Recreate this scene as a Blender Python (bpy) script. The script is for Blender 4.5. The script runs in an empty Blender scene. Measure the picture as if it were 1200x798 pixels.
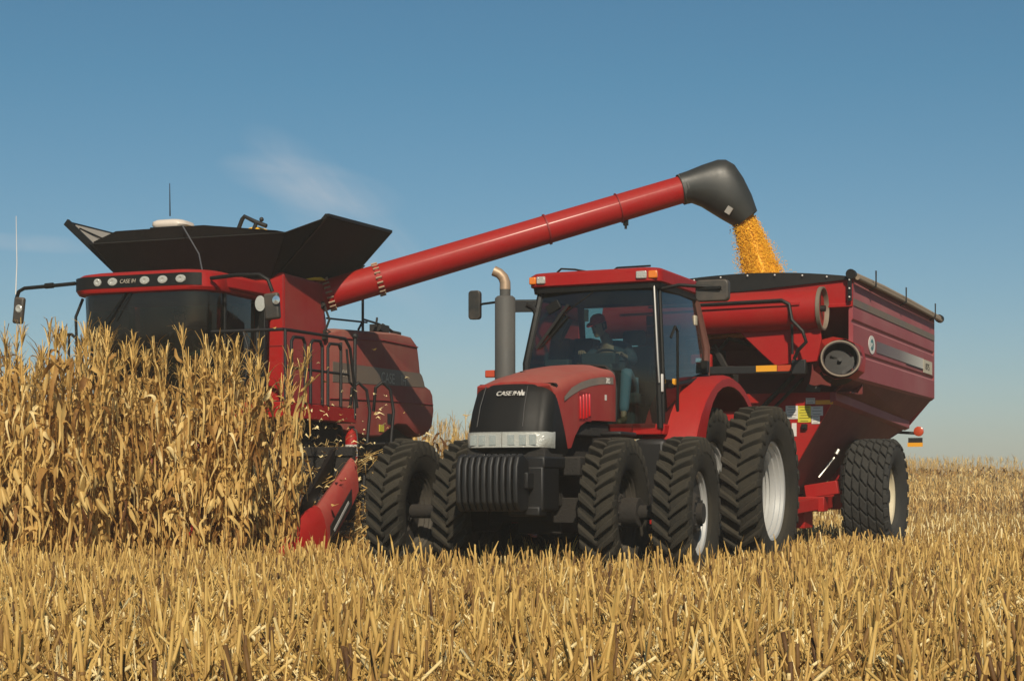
import bpy, bmesh, math, random
import numpy as np
from mathutils import Vector, Matrix
random.seed(7)
R = math.radians
PI = math.pi
sc = bpy.context.scene
col = sc.collection

# ------------------------------------------------------------------ frames
FR = {'tractor': ((0.286, 17.5), 24.0), 'combine': ((-4.38, 23.74), 20.0), 'cart': ((4.48, 26.64), 24.5)}
def l2w(f, u, v):
    (ox, oy), a = FR[f]; a = R(a)
    return ox + u*math.cos(a) + v*math.sin(a), oy - u*math.sin(a) + v*math.cos(a)
def w2l(f, x, y):
    (ox, oy), a = FR[f]; a = R(a); x -= ox; y -= oy
    return x*math.cos(a) - y*math.sin(a), x*math.sin(a) + y*math.cos(a)

# ------------------------------------------------------------------ materials
MATS = {}
def _new(name):
    m = bpy.data.materials.new(name); m.use_nodes = True
    nt = m.node_tree
    for n in list(nt.nodes): nt.nodes.remove(n)
    out = nt.nodes.new('ShaderNodeOutputMaterial')
    return m, nt, out
def _n(nt, t, **k):
    n = nt.nodes.new(t)
    for a, b in k.items(): setattr(n, a, b)
    return n
def _mixc(nt, fac, a, b):
    m = _n(nt, 'ShaderNodeMix', data_type='RGBA')
    for s, v in ((0, fac), (6, a), (7, b)):
        if isinstance(v, bpy.types.NodeSocket): nt.links.new(v, m.inputs[s])
        elif s == 0: m.inputs[0].default_value = v
        else: m.inputs[s].default_value = (*v, 1)
    return m.outputs[2]
def _math(nt, op, a, b=None, clamp=False):
    m = _n(nt, 'ShaderNodeMath', operation=op); m.use_clamp = clamp
    for i, v in enumerate((a, b)):
        if v is None: continue
        if isinstance(v, bpy.types.NodeSocket): nt.links.new(v, m.inputs[i])
        else: m.inputs[i].default_value = v
    return m.outputs[0]
def surf(name, base, rough=.5, metal=0., dust=.0, dustc=(.30, .20, .13), var=.12, scale=3., bump=0., bscale=40., coat=0., spec=.5, streak=0.):
    """painted / plastic / rubber surface; dust settles in patches and on upward faces"""
    if name in MATS: return MATS[name]
    m, nt, out = _new(name)
    p = _n(nt, 'ShaderNodeBsdfPrincipled')
    tc = _n(nt, 'ShaderNodeTexCoord'); geo = _n(nt, 'ShaderNodeNewGeometry')
    n1 = _n(nt, 'ShaderNodeTexNoise'); n1.inputs['Scale'].default_value = scale; n1.inputs['Detail'].default_value = 6; n1.inputs['Roughness'].default_value = .62
    nt.links.new(tc.outputs['Object'], n1.inputs['Vector'])
    n2 = _n(nt, 'ShaderNodeTexNoise'); n2.inputs['Scale'].default_value = scale*9; n2.inputs['Detail'].default_value = 4
    nt.links.new(tc.outputs['Object'], n2.inputs['Vector'])
    c = _mixc(nt, _math(nt, 'MULTIPLY', n2.outputs[0], var*2), base, tuple(x*.45 for x in base))
    fac = _math(nt, 'MULTIPLY', _math(nt, 'ADD', n1.outputs[0], -.28), 2.2, True)
    if streak:
        mp = _n(nt, 'ShaderNodeMapping'); mp.inputs['Scale'].default_value = (9, 9, .5)
        nt.links.new(tc.outputs['Object'], mp.inputs['Vector'])
        n3 = _n(nt, 'ShaderNodeTexNoise'); n3.inputs['Scale'].default_value = 1.6; n3.inputs['Detail'].default_value = 5
        nt.links.new(mp.outputs[0], n3.inputs['Vector'])
        fac = _math(nt, 'ADD', fac, _math(nt, 'MULTIPLY', _math(nt, 'SUBTRACT', n3.outputs[0], .5), streak*2.5), True)
    sep = _n(nt, 'ShaderNodeSeparateXYZ'); nt.links.new(geo.outputs['Normal'], sep.inputs[0])
    up = _math(nt, 'MULTIPLY', _math(nt, 'MAXIMUM', sep.outputs[2], 0.), dust*.9)
    dfac = _math(nt, 'ADD', _math(nt, 'MULTIPLY', fac, dust), up, True)
    c = _mixc(nt, dfac, c, dustc)
    nt.links.new(c, p.inputs['Base Color'])
    r = _math(nt, 'ADD', _math(nt, 'MULTIPLY', dfac, .5), _math(nt, 'ADD', _math(nt, 'MULTIPLY', n2.outputs[0], .12), rough-.06), True)
    nt.links.new(r, p.inputs['Roughness'])
    p.inputs['Metallic'].default_value = metal
    p.inputs['Specular IOR Level'].default_value = spec
    if coat: p.inputs['Coat Weight'].default_value = coat; p.inputs['Coat Roughness'].default_value = .15
    if bump:
        b = _n(nt, 'ShaderNodeBump'); b.inputs['Strength'].default_value = bump; b.inputs['Distance'].default_value = .02
        n4 = _n(nt, 'ShaderNodeTexNoise'); n4.inputs['Scale'].default_value = bscale; n4.inputs['Detail'].default_value = 5
        nt.links.new(tc.outputs['Object'], n4.inputs['Vector']); nt.links.new(n4.outputs[0], b.inputs['Height'])
        nt.links.new(b.outputs[0], p.inputs['Normal'])
    nt.links.new(p.outputs[0], out.inputs[0])
    MATS[name] = m; return m
def glass(name, tint, refl=.08):
    if name in MATS: return MATS[name]
    m, nt, out = _new(name)
    t = _n(nt, 'ShaderNodeBsdfTransparent'); t.inputs[0].default_value = (*tint, 1)
    g = _n(nt, 'ShaderNodeBsdfGlossy'); g.inputs['Roughness'].default_value = .04; g.inputs[0].default_value = (.9, .95, 1, 1)
    d = _n(nt, 'ShaderNodeBsdfDiffuse'); d.inputs[0].default_value = (.30, .24, .17, 1)
    lw = _n(nt, 'ShaderNodeFresnel'); lw.inputs[0].default_value = 1.45
    f = _math(nt, 'ADD', _math(nt, 'MULTIPLY', lw.outputs[0], 1.0), refl*.3, True)
    mx = _n(nt, 'ShaderNodeMixShader'); nt.links.new(f, mx.inputs[0]); nt.links.new(t.outputs[0], mx.inputs[1]); nt.links.new(g.outputs[0], mx.inputs[2])
    tc = _n(nt, 'ShaderNodeTexCoord'); n1 = _n(nt, 'ShaderNodeTexNoise'); n1.inputs['Scale'].default_value = 4; n1.inputs['Detail'].default_value = 6
    nt.links.new(tc.outputs['Object'], n1.inputs['Vector'])
    mx2 = _n(nt, 'ShaderNodeMixShader'); nt.links.new(_math(nt, 'MULTIPLY', _math(nt, 'MULTIPLY', n1.outputs[0], n1.outputs[0]), refl*1.6, True), mx2.inputs[0])
    nt.links.new(mx.outputs[0], mx2.inputs[1]); nt.links.new(d.outputs[0], mx2.inputs[2])
    nt.links.new(mx2.outputs[0], out.inputs[0]); MATS[name] = m; return m
def straw(name, stops, transl=.25, rough=.65, objrand=.25):
    """dry plant matter: colour by the 'tint' attribute of each stalk or leaf"""
    m, nt, out = _new(name)
    a = _n(nt, 'ShaderNodeAttribute'); a.attribute_name = 'tint'
    oi = _n(nt, 'ShaderNodeObjectInfo')
    tc = _n(nt, 'ShaderNodeTexCoord'); n1 = _n(nt, 'ShaderNodeTexNoise'); n1.inputs['Scale'].default_value = 9; n1.inputs['Detail'].default_value = 5
    nt.links.new(tc.outputs['Object'], n1.inputs['Vector'])
    f = _math(nt, 'ADD', a.outputs['Fac'], _math(nt, 'MULTIPLY', _math(nt, 'SUBTRACT', oi.outputs['Random'], .5), objrand))
    f = _math(nt, 'ADD', f, _math(nt, 'MULTIPLY', _math(nt, 'SUBTRACT', n1.outputs[0], .5), .5), True)
    cr = _n(nt, 'ShaderNodeValToRGB'); el = cr.color_ramp.elements
    el[0].position = stops[0][0]; el[0].color = (*stops[0][1], 1); el[1].position = stops[-1][0]; el[1].color = (*stops[-1][1], 1)
    for p_, c_ in stops[1:-1]:
        e = el.new(p_); e.color = (*c_, 1)
    nt.links.new(f, cr.inputs[0])
    p = _n(nt, 'ShaderNodeBsdfPrincipled'); p.inputs['Roughness'].default_value = rough; p.inputs['Specular IOR Level'].default_value = .3
    nt.links.new(cr.outputs[0], p.inputs['Base Color'])
    t = _n(nt, 'ShaderNodeBsdfTranslucent'); nt.links.new(cr.outputs[0], t.inputs[0])
    mx = _n(nt, 'ShaderNodeMixShader'); mx.inputs[0].default_value = transl
    nt.links.new(p.outputs[0], mx.inputs[1]); nt.links.new(t.outputs[0], mx.inputs[2]); nt.links.new(mx.outputs[0], out.inputs[0])
    MATS[name] = m; return m

RED = surf('red_paint', (.36, .004, .005), .50, dust=.16, scale=2.6, coat=.05, dustc=(.24, .062, .032), spec=.25, streak=.35, var=.2)
REDD = surf('red_paint_dusty', (.31, .008, .009), .5, dust=.42, scale=1.0, dustc=(.31, .13, .09), streak=.3, spec=.35)
REDV = surf('red_paint_thick_dust', (.27, .016, .014), .6, dust=.85, scale=.7, dustc=(.27, .115, .085), streak=.2, spec=.25)
REDC = surf('red_paint_cart_side', (.26, .022, .030), .5, dust=.85, scale=.6, dustc=(.29, .115, .12), streak=.15)
REDH = surf('red_paint_hopper_shaded', (.15, .007, .007), .6, dust=.35, scale=1.0, dustc=(.13, .055, .035), streak=.25)  # darker red: shade of the hopper undersides put into the paint, plus brown dust
BRN = surf('brown_pillar', (.10, .030, .020), .6, dust=.3, dustc=(.16, .08, .05))
VENT = surf('red_vent', (.55, .004, .006), .3, coat=.4)
BLK = surf('black_plastic', (.006, .007, .007), .50, dust=.02, scale=2.5, spec=.22)
BLKM = surf('black_metal', (.005, .005, .005), .55, dust=.03, scale=4, dustc=(.16,.12,.09))
DIRTY = surf('dirty_cast_iron', (.012, .011, .010), .85, dust=.16, scale=5, dustc=(.08, .06, .04), bump=.4)
RUB = surf('tyre_rubber', (.018, .017, .014), .85, dust=.38, scale=2.2, dustc=(.075, .062, .042), bump=.35, bscale=55, spec=.25, var=.2)
RUBG = surf('tyre_rubber_grey', (.024, .024, .023), .85, dust=.30, scale=3, dustc=(.07, .065, .055), bump=.3, bscale=60, spec=.25, var=.2)
TANKF = surf('black_tank_cover', (.012, .012, .011), .75, dust=.05, scale=3, bump=.15, spec=.2, dustc=(.12,.10,.08))
CLOTH = surf('grey_tarp_cloth', (.30, .29, .26), .85, dust=.2, scale=3)
SILV = surf('silver_rim', (.52, .53, .53), .38, metal=.25, dust=.22, scale=3, dustc=(.36, .31, .24))
CREAM = surf('cream_rim', (.62, .56, .40), .5, dust=.3, scale=4, dustc=(.4, .3, .2))
STEEL = surf('steel', (.35, .34, .32), .35, metal=.8, dust=.15)
GREY = surf('grey_muffler', (.060, .060, .056), .6, dust=.25, scale=5, dustc=(.14, .12, .10))
TAN = surf('burnt_steel', (.42, .30, .20), .45, metal=.4, dust=.2)
RIMD = surf('shaded_dusty_rim', (.05, .045, .038), .7, dust=.3, dustc=(.10, .08, .05))  # dark colour holds the shade inside the wheels, with some dust over it
RING = surf('weathered_ring', (.20, .16, .12), .6, metal=.3, dust=.3, dustc=(.2, .15, .1))
CHR = surf('lamp_reflector', (.80, .80, .78), .12, metal=.9, var=.05)
LENS = surf('lamp_lens', (.42, .42, .38), .10, spec=.8, coat=.6, var=.1, bump=.5, bscale=60)
AMB = surf('amber_lens', (.75, .20, .015), .2, coat=.5)
ORA = surf('orange_reflector', (.50, .065, .02), .3, coat=.3)
YEL = surf('yellow_decal', (.60, .52, .03), .5, dust=.1)
YELO = surf('amber_tape', (.80, .36, .02), .4)
WHT = surf('white_decal', (.68, .66, .62), .5, dust=.15, scale=14)
CRM = surf('cream_decal', (.55, .50, .38), .5, dust=.3)
STRIPE = surf('grey_stripe', (.13, .10, .075), .5, dust=.45, scale=2, dustc=(.26, .18, .12))
STRH = surf('hood_stripe', (.16, .14, .12), .5, dust=.45, dustc=(.32, .22, .17))
LETT = surf('dusty_letters', (.42, .38, .30), .5, dust=.3)
TARP = surf('rolled_tarp', (.24, .19, .135), .85, dust=.3, bump=.3)
DKGL = surf('mirror_back', (.020, .022, .020), .45, dust=.2)
INT = surf('cab_interior', (.035, .036, .036), .7)
SEATM = surf('seat_fabric', (.045, .045, .05), .9)
REDI = surf('interior_red', (.25, .01, .01), .6)
GLS = glass('cab_glass', (.42, .56, .54), .03)
GLSD = glass('combine_glass', (.36, .38, .34), .035)
GLSB = glass('door_glass', (.36, .54, .66), .05)
MIRR = surf('mirror_glass', (.6, .65, .7), .08, metal=.9)
SKIN = surf('skin', (.42, .22, .14), .55, var=.05)
DENIM = surf('denim', (.14, .215, .29), .85, var=.2, scale=10)
JACK = surf('dark_jacket', (.045, .055, .07), .85)
GRNC = surf('green_shirt', (.030, .085, .060), .85)
CAPR = surf('red_cap', (.70, .025, .03), .7)
HAIR = surf('brown_hair', (.03, .018, .01), .8)
LEATH = surf('brown_boot', (.12, .07, .035), .6)
CORNK = surf('corn_kernels', (.95, .50, .03), .5, var=.15, scale=9, spec=.3)
STEM = straw('corn_stem', [(0, (.18, .09, .022)), (.4, (.44, .26, .07)), (.75, (.60, .39, .12)), (1, (.66, .51, .24))], .0)
LEAF = straw('corn_leaf', [(0, (.12, .046, .012)), (.22, (.36, .180, .044)), (.5, (.61, .380, .115)), (.82, (.78, .55, .20)), (1, (.88, .71, .36))], .30)
HUSK = straw('corn_husk', [(0, (.34, .19, .055)), (.5, (.56, .37, .12)), (1, (.70, .51, .20))], .1)
STUB = straw('stubble_straw', [(0, (.065, .028, .010)), (.25, (.20, .104, .028)), (.55, (.45, .272, .074)), (.85, (.62, .415, .130)), (1, (.82, .66, .34))], .06)

# ------------------------------------------------------------------ mesh building
class MB:
    def __init__(s): s.v = []; s.f = []
    def add(s, vs, fs):
        o = len(s.v); s.v += [tuple(x) for x in vs]; s.f += [tuple(i+o for i in f) for f in fs]; return s
    def box(s, c, d, rot=None):
        hx, hy, hz = d[0]/2, d[1]/2, d[2]/2
        vs = [Vector((x*hx, y*hy, z*hz)) for x in (-1, 1) for y in (-1, 1) for z in (-1, 1)]
        if rot is not None: vs = [rot @ v for v in vs]
        c = Vector(c); vs = [v+c for v in vs]
        return s.add(vs, [(0, 1, 3, 2), (4, 6, 7, 5), (0, 4, 5, 1), (2, 3, 7, 6), (0, 2, 6, 4), (1, 5, 7, 3)])
    def bar(s, a, b, w, h):
        a = Vector(a); b = Vector(b); d = b-a; L = d.length
        q = d.to_track_quat('Y', 'Z').to_matrix()
        return s.box((a+b)/2, (w, L, h), q)
    def prism(s, poly, a, b, axis='x'):
        """polygon in the two other axes (x: (y,z); y: (x,z); z: (x,y)), extruded a..b"""
        def mk(p, t):
            return (t, p[0], p[1]) if axis == 'x' else (p[0], t, p[1]) if axis == 'y' else (p[0], p[1], t)
        n = len(poly); vs = [mk(p, a) for p in poly]+[mk(p, b) for p in poly]
        fs = [tuple(range(n))[::-1], tuple(range(n, 2*n))]+[(i, (i+1) % n, n+(i+1) % n, n+i) for i in range(n)]
        return s.add(vs, fs)
    def loft(s, rings, cap=True, closed=True):
        n = len(rings[0]); vs = [p for r in rings for p in r]; fs = []
        m = n if closed else n-1
        for k in range(len(rings)-1):
            for i in range(m):
                j = (i+1) % n; fs.append((k*n+i, k*n+j, (k+1)*n+j, (k+1)*n+i))
        if cap: fs += [tuple(range(n))[::-1], tuple(range((len(rings)-1)*n, len(rings)*n))]
        return s.add(vs, fs)
    def tube(s, path, r, n=12, cap=True, sy=1.):
        P = [Vector(p) for p in path]; rs = r if isinstance(r, (list, tuple)) else [r]*len(P)
        t0 = (P[1]-P[0]).normalized(); up = Vector((0, 0, 1)) if abs(t0.z) < .9 else Vector((1, 0, 0))
        x = t0.cross(up).normalized(); rings = []
        for i, p in enumerate(P):
            t = ((P[i]-P[i-1]).normalized() if i else t0)+((P[i+1]-P[i]).normalized() if i < len(P)-1 else (P[i]-P[i-1]).normalized())
            t.normalize(); x = (x-t*x.dot(t)).normalized(); y = t.cross(x)
            rings.append([p+(x*math.cos(2*PI*k/n)+y*sy*math.sin(2*PI*k/n))*rs[i] for k in range(n)])
        return s.loft(rings, cap)
    def cyl(s, a, b, r, n=16, r2=None): return s.tube([a, b], [r, r if r2 is None else r2], n)
    def lathe(s, prof, c, axis='x', n=48, closed=False):
        """profile list of (along axis, radius) about centre c"""
        rings = []
        for a, r in prof:
            ring = []
            for k in range(n):
                t = 2*PI*k/n; p, q = r*math.cos(t), r*math.sin(t)
                ring.append((c[0]+a, c[1]+p, c[2]+q) if axis == 'x' else (c[0]+p, c[1]+a, c[2]+q) if axis == 'y' else (c[0]+p, c[1]+q, c[2]+a))
            rings.append(ring)
        return s.loft(rings, cap=False) if not closed else s.loft(rings+[rings[0]], cap=False)
    def sphere(s, c, r, n=16, m=10, sc_=(1, 1, 1)):
        rings = []
        for i in range(m+1):
            a = PI*i/m - PI/2; rr = max(math.cos(a), .001)*r
            rings.append([(c[0]+rr*math.cos(2*PI*k/n)*sc_[0], c[1]+rr*math.sin(2*PI*k/n)*sc_[1], c[2]+r*math.sin(a)*sc_[2]) for k in range(n)])
        return s.loft(rings)
    def build(s, name, mat, parent=None, bevel=0., seg=2, ang=35, flat=False, loc=None):
        me = bpy.data.meshes.new(name); me.from_pydata(s.v, [], s.f); me.materials.append(mat)
        bm = bmesh.new(); bm.from_mesh(me); bmesh.ops.recalc_face_normals(bm, faces=bm.faces); bm.to_mesh(me); bm.free()
        if not flat:
            for p in me.polygons: p.use_smooth = True
            me.set_sharp_from_angle(angle=R(ang))
        o = bpy.data.objects.new(name, me); col.objects.link(o)
        if parent: o.parent = parent
        if loc: o.location = loc
        if bevel:
            b = o.modifiers.new('edge', 'BEVEL'); b.width = bevel; b.segments = seg; b.limit_method = 'ANGLE'; b.angle_limit = R(30); b.use_clamp_overlap = True
        return o
def tag(o, label=None, cat=None, group=None, kind=None):
    if label: o['label'] = label
    if cat: o['category'] = cat
    if group: o['group'] = group
    if kind: o['kind'] = kind
    return o
def empty(name, loc=(0, 0, 0), rz=0., parent=None):
    o = bpy.data.objects.new(name, None); col.objects.link(o); o.location = loc; o.rotation_euler = (0, 0, rz); o.empty_display_size = .3
    if parent: o.parent = parent
    return o
def text(s, size, mat, name, parent, origin, face='x', shear=0., depth=.002, sx=1.):
    c = bpy.data.curves.new(name, 'FONT'); c.body = s; c.size = size; c.extrude = depth; c.shear = shear
    t = bpy.data.objects.new('tmp', c); col.objects.link(t)
    dg = bpy.context.evaluated_depsgraph_get(); me = bpy.data.meshes.new_from_object(t.evaluated_get(dg))
    bpy.data.objects.remove(t); me.materials.clear(); me.materials.append(mat); me.name = name
    M = Matrix(((0, 0, 1), (1, 0, 0), (0, 1, 0))) if face == 'x' else Matrix(((1, 0, 0), (0, 0, -1), (0, 1, 0)))
    me.transform(Matrix.Translation(origin) @ M.to_4x4() @ Matrix.Diagonal((sx, 1, 1, 1)))
    o = bpy.data.objects.new(name, me); col.objects.link(o); o.parent = parent; return o
def rrect(w0, w1, y0, y1, r, z, n=5):
    """rounded rectangle ring in x,y at height z"""
    pts = []
    for cx, cy, a0 in ((w1-r, y1-r, 0), (w0+r, y1-r, 90), (w0+r, y0+r, 180), (w1-r, y0+r, 270)):
        for k in range(n+1):
            a = R(a0+90*k/n); pts.append((cx+r*math.cos(a), cy+r*math.sin(a), z))
    return pts

# ------------------------------------------------------------------ wheels
def tyre_profile(W, Rr, rim):
    w = W/2
    return [(-w*.62, rim*.97), (-w*.80, rim*1.03), (-w*.97, rim+(Rr-rim)*.35), (-w*1.0, rim+(Rr-rim)*.55), (-w*.95, rim+(Rr-rim)*.78), (-w*.86, Rr-.035-.045),
            (-w*.6, Rr-.022-.045), (0, Rr-.012-.045), (w*.6, Rr-.022-.045), (w*.86, Rr-.035-.045), (w*.95, rim+(Rr-rim)*.78), (w*1.0, rim+(Rr-rim)*.55), (w*.97, rim+(Rr-rim)*.35), (w*.80, rim*1.03), (w*.62, rim*.97)]
def carc_r(x, W, Rr):       # carcass radius at lateral x
    t = abs(x)/(W/2)
    return Rr-.057-.02*t*t-(.05*max(0, t-.8)/.2)
def tyre_mb(W, Rr, rim, nl=22, lug=.048, style='bar'):
    m = MB(); m.lathe(tyre_profile(W, Rr, rim), (0, 0, 0), 'x', 64)
    w = W/2
    def P(x, r, a): return (x, r*math.cos(a), r*math.sin(a))
    if style == 'bar':
        for side in (-1, 1):
            for k in range(nl):
                a0 = 2*PI*(k+(.5 if side > 0 else 0))/nl
                rings = []
                N = 7
                for i in range(N):
                    t = i/(N-1)
                    x = side*(-.03*w+1.03*w*min(1., t*1.12))
                    ang = a0-(.235*t**.9)*(.95/Rr)*.85
                    r0 = carc_r(x, W, Rr)-.015
                    r1 = Rr-.018*t*t
                    if t > .9: x = side*w*1.02; r1 = Rr-.035
                    if i == N-1: x = side*w*1.03; r1 = Rr-.10; r0 = Rr-.17
                    h = (.022+.016*t)/Rr
                    h2 = h*1.5
                    rings.append([P(x, r0, ang-h2), P(x, r1, ang-h), P(x, r1, ang+h), P(x, r0, ang+h2)])
                m.loft(rings)
    else:
        rows = 5; nn = 25
        for j in range(rows):
            for k in range(nn):
                xc = -w*.86+(j+.5)*(2*w*.86/rows)
                a = 2*PI*(k+1.35*j)/nn
                hx = w*.86/rows*.93; ha = PI/nn*.90
                r0 = carc_r(xc, W, Rr)-.015; r1 = Rr-.014*(xc/w)**2-.012
                sk = 2*PI/nn*.30
                q = [(xc-hx, a-ha-sk), (xc+hx, a-ha+sk), (xc+hx, a+ha+sk), (xc-hx, a+ha-sk)]
                vs = [P(x, r0, b) for x, b in q]+[P(xc+(x-xc)*.85, r1, a+(b-a)*.85) for x, b in q]
                m.add(vs, [(3, 2, 1, 0), (4, 5, 6, 7), (0, 1, 5, 4), (1, 2, 6, 5), (2, 3, 7, 6), (3, 0, 4, 7)])
        for side in (-1, 1):
            for k in range(nn):
                a = 2*PI*(k+.25)/nn; ha = PI/nn*.6
                vs = [P(side*w*.84, Rr-.09, a-ha), P(side*w*.84, Rr-.09, a+ha), P(side*w*1.01, Rr-.13, a+ha), P(side*w*1.01, Rr-.13, a-ha),
                      P(side*w*.86, Rr-.03, a-ha), P(side*w*.86, Rr-.03, a+ha), P(side*w*1.04, Rr-.10, a+ha), P(side*w*1.04, Rr-.10, a-ha)]
                m.add(vs, [(3, 2, 1, 0), (4, 5, 6, 7), (0, 1, 5, 4), (1, 2, 6, 5), (2, 3, 7, 6), (3, 0, 4, 7)])
    return m
def wheel(parent, loc, W, Rr, rim, rubber=RUB, rimmat=SILV, dish=.0, style='bar', steer=0., spin=0., nl=22, discmat=None):
    """wheel > tyre, rim, bolts; dish = position of the centre disc along the axle"""
    e = empty('wheel', loc, steer, parent)
    t = tyre_mb(W, Rr, rim, nl, style=style).build('tyre', rubber, e, ang=50, bevel=.007, seg=1)
    w = W/2; m = MB()
    half = [(.66, 1.02), (.60, 1.03), (.57, .985), (.55, .955), (.40, .950), (.37, .915), (.16, .905), (.13, .865), (.0, .86)]
    prof = [(-w*x, rim*r_) for x, r_ in half]+[(w*x, rim*r_) for x, r_ in half[::-1][1:]]
    inner = [(w*x, rim*(r_-.022)) for x, r_ in half]; inner += [(-w*x, rim*(r_-.022)) for x, r_ in half[::-1][1:]]
    m.lathe(prof+inner, (0, 0, 0), 'x', 56, closed=True)
    d = dish; sg = 1 if d >= 0 else -1
    disc = [(d-.010, .03), (d-.010, rim*.42), (d-.05*sg-.008, rim*.50), (d-.05*sg-.008, rim*.86), (d-.05*sg+.008, rim*.86), (d-.05*sg+.008, rim*.50), (d+.010, rim*.42), (d+.010, .03)]
    if discmat is None: m.lathe(disc, (0, 0, 0), 'x', 40)
    r = m.build('rim', rimmat, e, ang=25)
    if discmat: dm = MB(); dm.lathe(disc, (0, 0, 0), 'x', 40); dm.build('wheel_disc', discmat, e, ang=25)
    h = MB(); h.cyl((d-.07, 0, 0), (d+.07, 0, 0), rim*.24, 20)
    for k in range(8):
        a = 2*PI*k/8; c = (math.cos(a)*rim*.38, math.sin(a)*rim*.38)
        h.cyl((d-.03, *c), (d+.03, *c), .018, 6)
    h.build('hub', DIRTY, e, bevel=.006)
    t.rotation_euler = (spin, 0, 0)
    return e

# ------------------------------------------------------------------ people
def skinned(name, chains, mat, parent, root=0, sub=1):
    """chains: list of polylines [(pos, radius), ...]; shared positions are welded"""
    me = bpy.data.meshes.new(name); bm = bmesh.new(); sk = bm.verts.layers.skin.verify(); idx = {}
    def gv(p, r):
        k = tuple(round(x, 4) for x in p)
        if k not in idx:
            v = bm.verts.new(p); v[sk].radius = (r, r); idx[k] = v
            if len(idx) == 1: v[sk].use_root = True
        return idx[k]
    for ch in chains:
        prev = None
        for p, r in ch:
            v = gv(p, r)
            if prev and prev is not v and not bm.edges.get((prev, v)): bm.edges.new((prev, v))
            prev = v
    bm.to_mesh(me); bm.free()
    o = bpy.data.objects.new(name, me); col.objects.link(o)
    s = o.modifiers.new('skin', 'SKIN'); s.use_smooth_shade = True
    ss = o.modifiers.new('sub', 'SUBSURF'); ss.levels = ss.render_levels = sub
    dg = bpy.context.evaluated_depsgraph_get(); me2 = bpy.data.meshes.new_from_object(o.evaluated_get(dg))
    bpy.data.objects.remove(o); me2.materials.clear(); me2.materials.append(mat); me2.name = name
    for p in me2.polygons: p.use_smooth = True
    o = bpy.data.objects.new(name, me2); col.objects.link(o)
    if parent: o.parent = parent
    return o
def lerp(a, b, t): return tuple(a[i]+(b[i]-a[i])*t for i in range(3))
def hand(wr, el, side):
    """five finger chains gripping forward (-y) and down from the wrist"""
    d = (Vector(wr)-Vector(el)).normalized(); px = Vector((1, 0, 0)); px = (px-d*px.dot(d)).normalized(); nz = px.cross(d).normalized()
    if nz.z > 0: nz = -nz
    W = Vector(wr); palm = W+d*.075; out = [[(tuple(W), .026), (tuple(W+d*.04), .030), (tuple(palm), .028)]]
    for i, (off, L) in enumerate(((-.030, .070), (-.010, .080), (.010, .076), (.030, .060))):
        b = palm+px*off*1.0+d*.012
        p1 = b+d*L*.45+nz*.008; p2 = p1+d*L*.20+nz*L*.35; p3 = p2-d*L*.12+nz*L*.28
        out.append([(tuple(palm), .028), (tuple(b), .0095), (tuple(p1), .009), (tuple(p2), .0085), (tuple(p3), .0075)])
    tb = W+d*.03-px*side*.0+px*(-side)*.028
    out.append([(tuple(W+d*.04), .030), (tuple(tb+d*.01+px*(-side)*.012), .012), (tuple(tb+d*.045+px*(-side)*.016+nz*.01), .010), (tuple(tb+d*.065+nz*.03), .009)])
    return out
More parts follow.
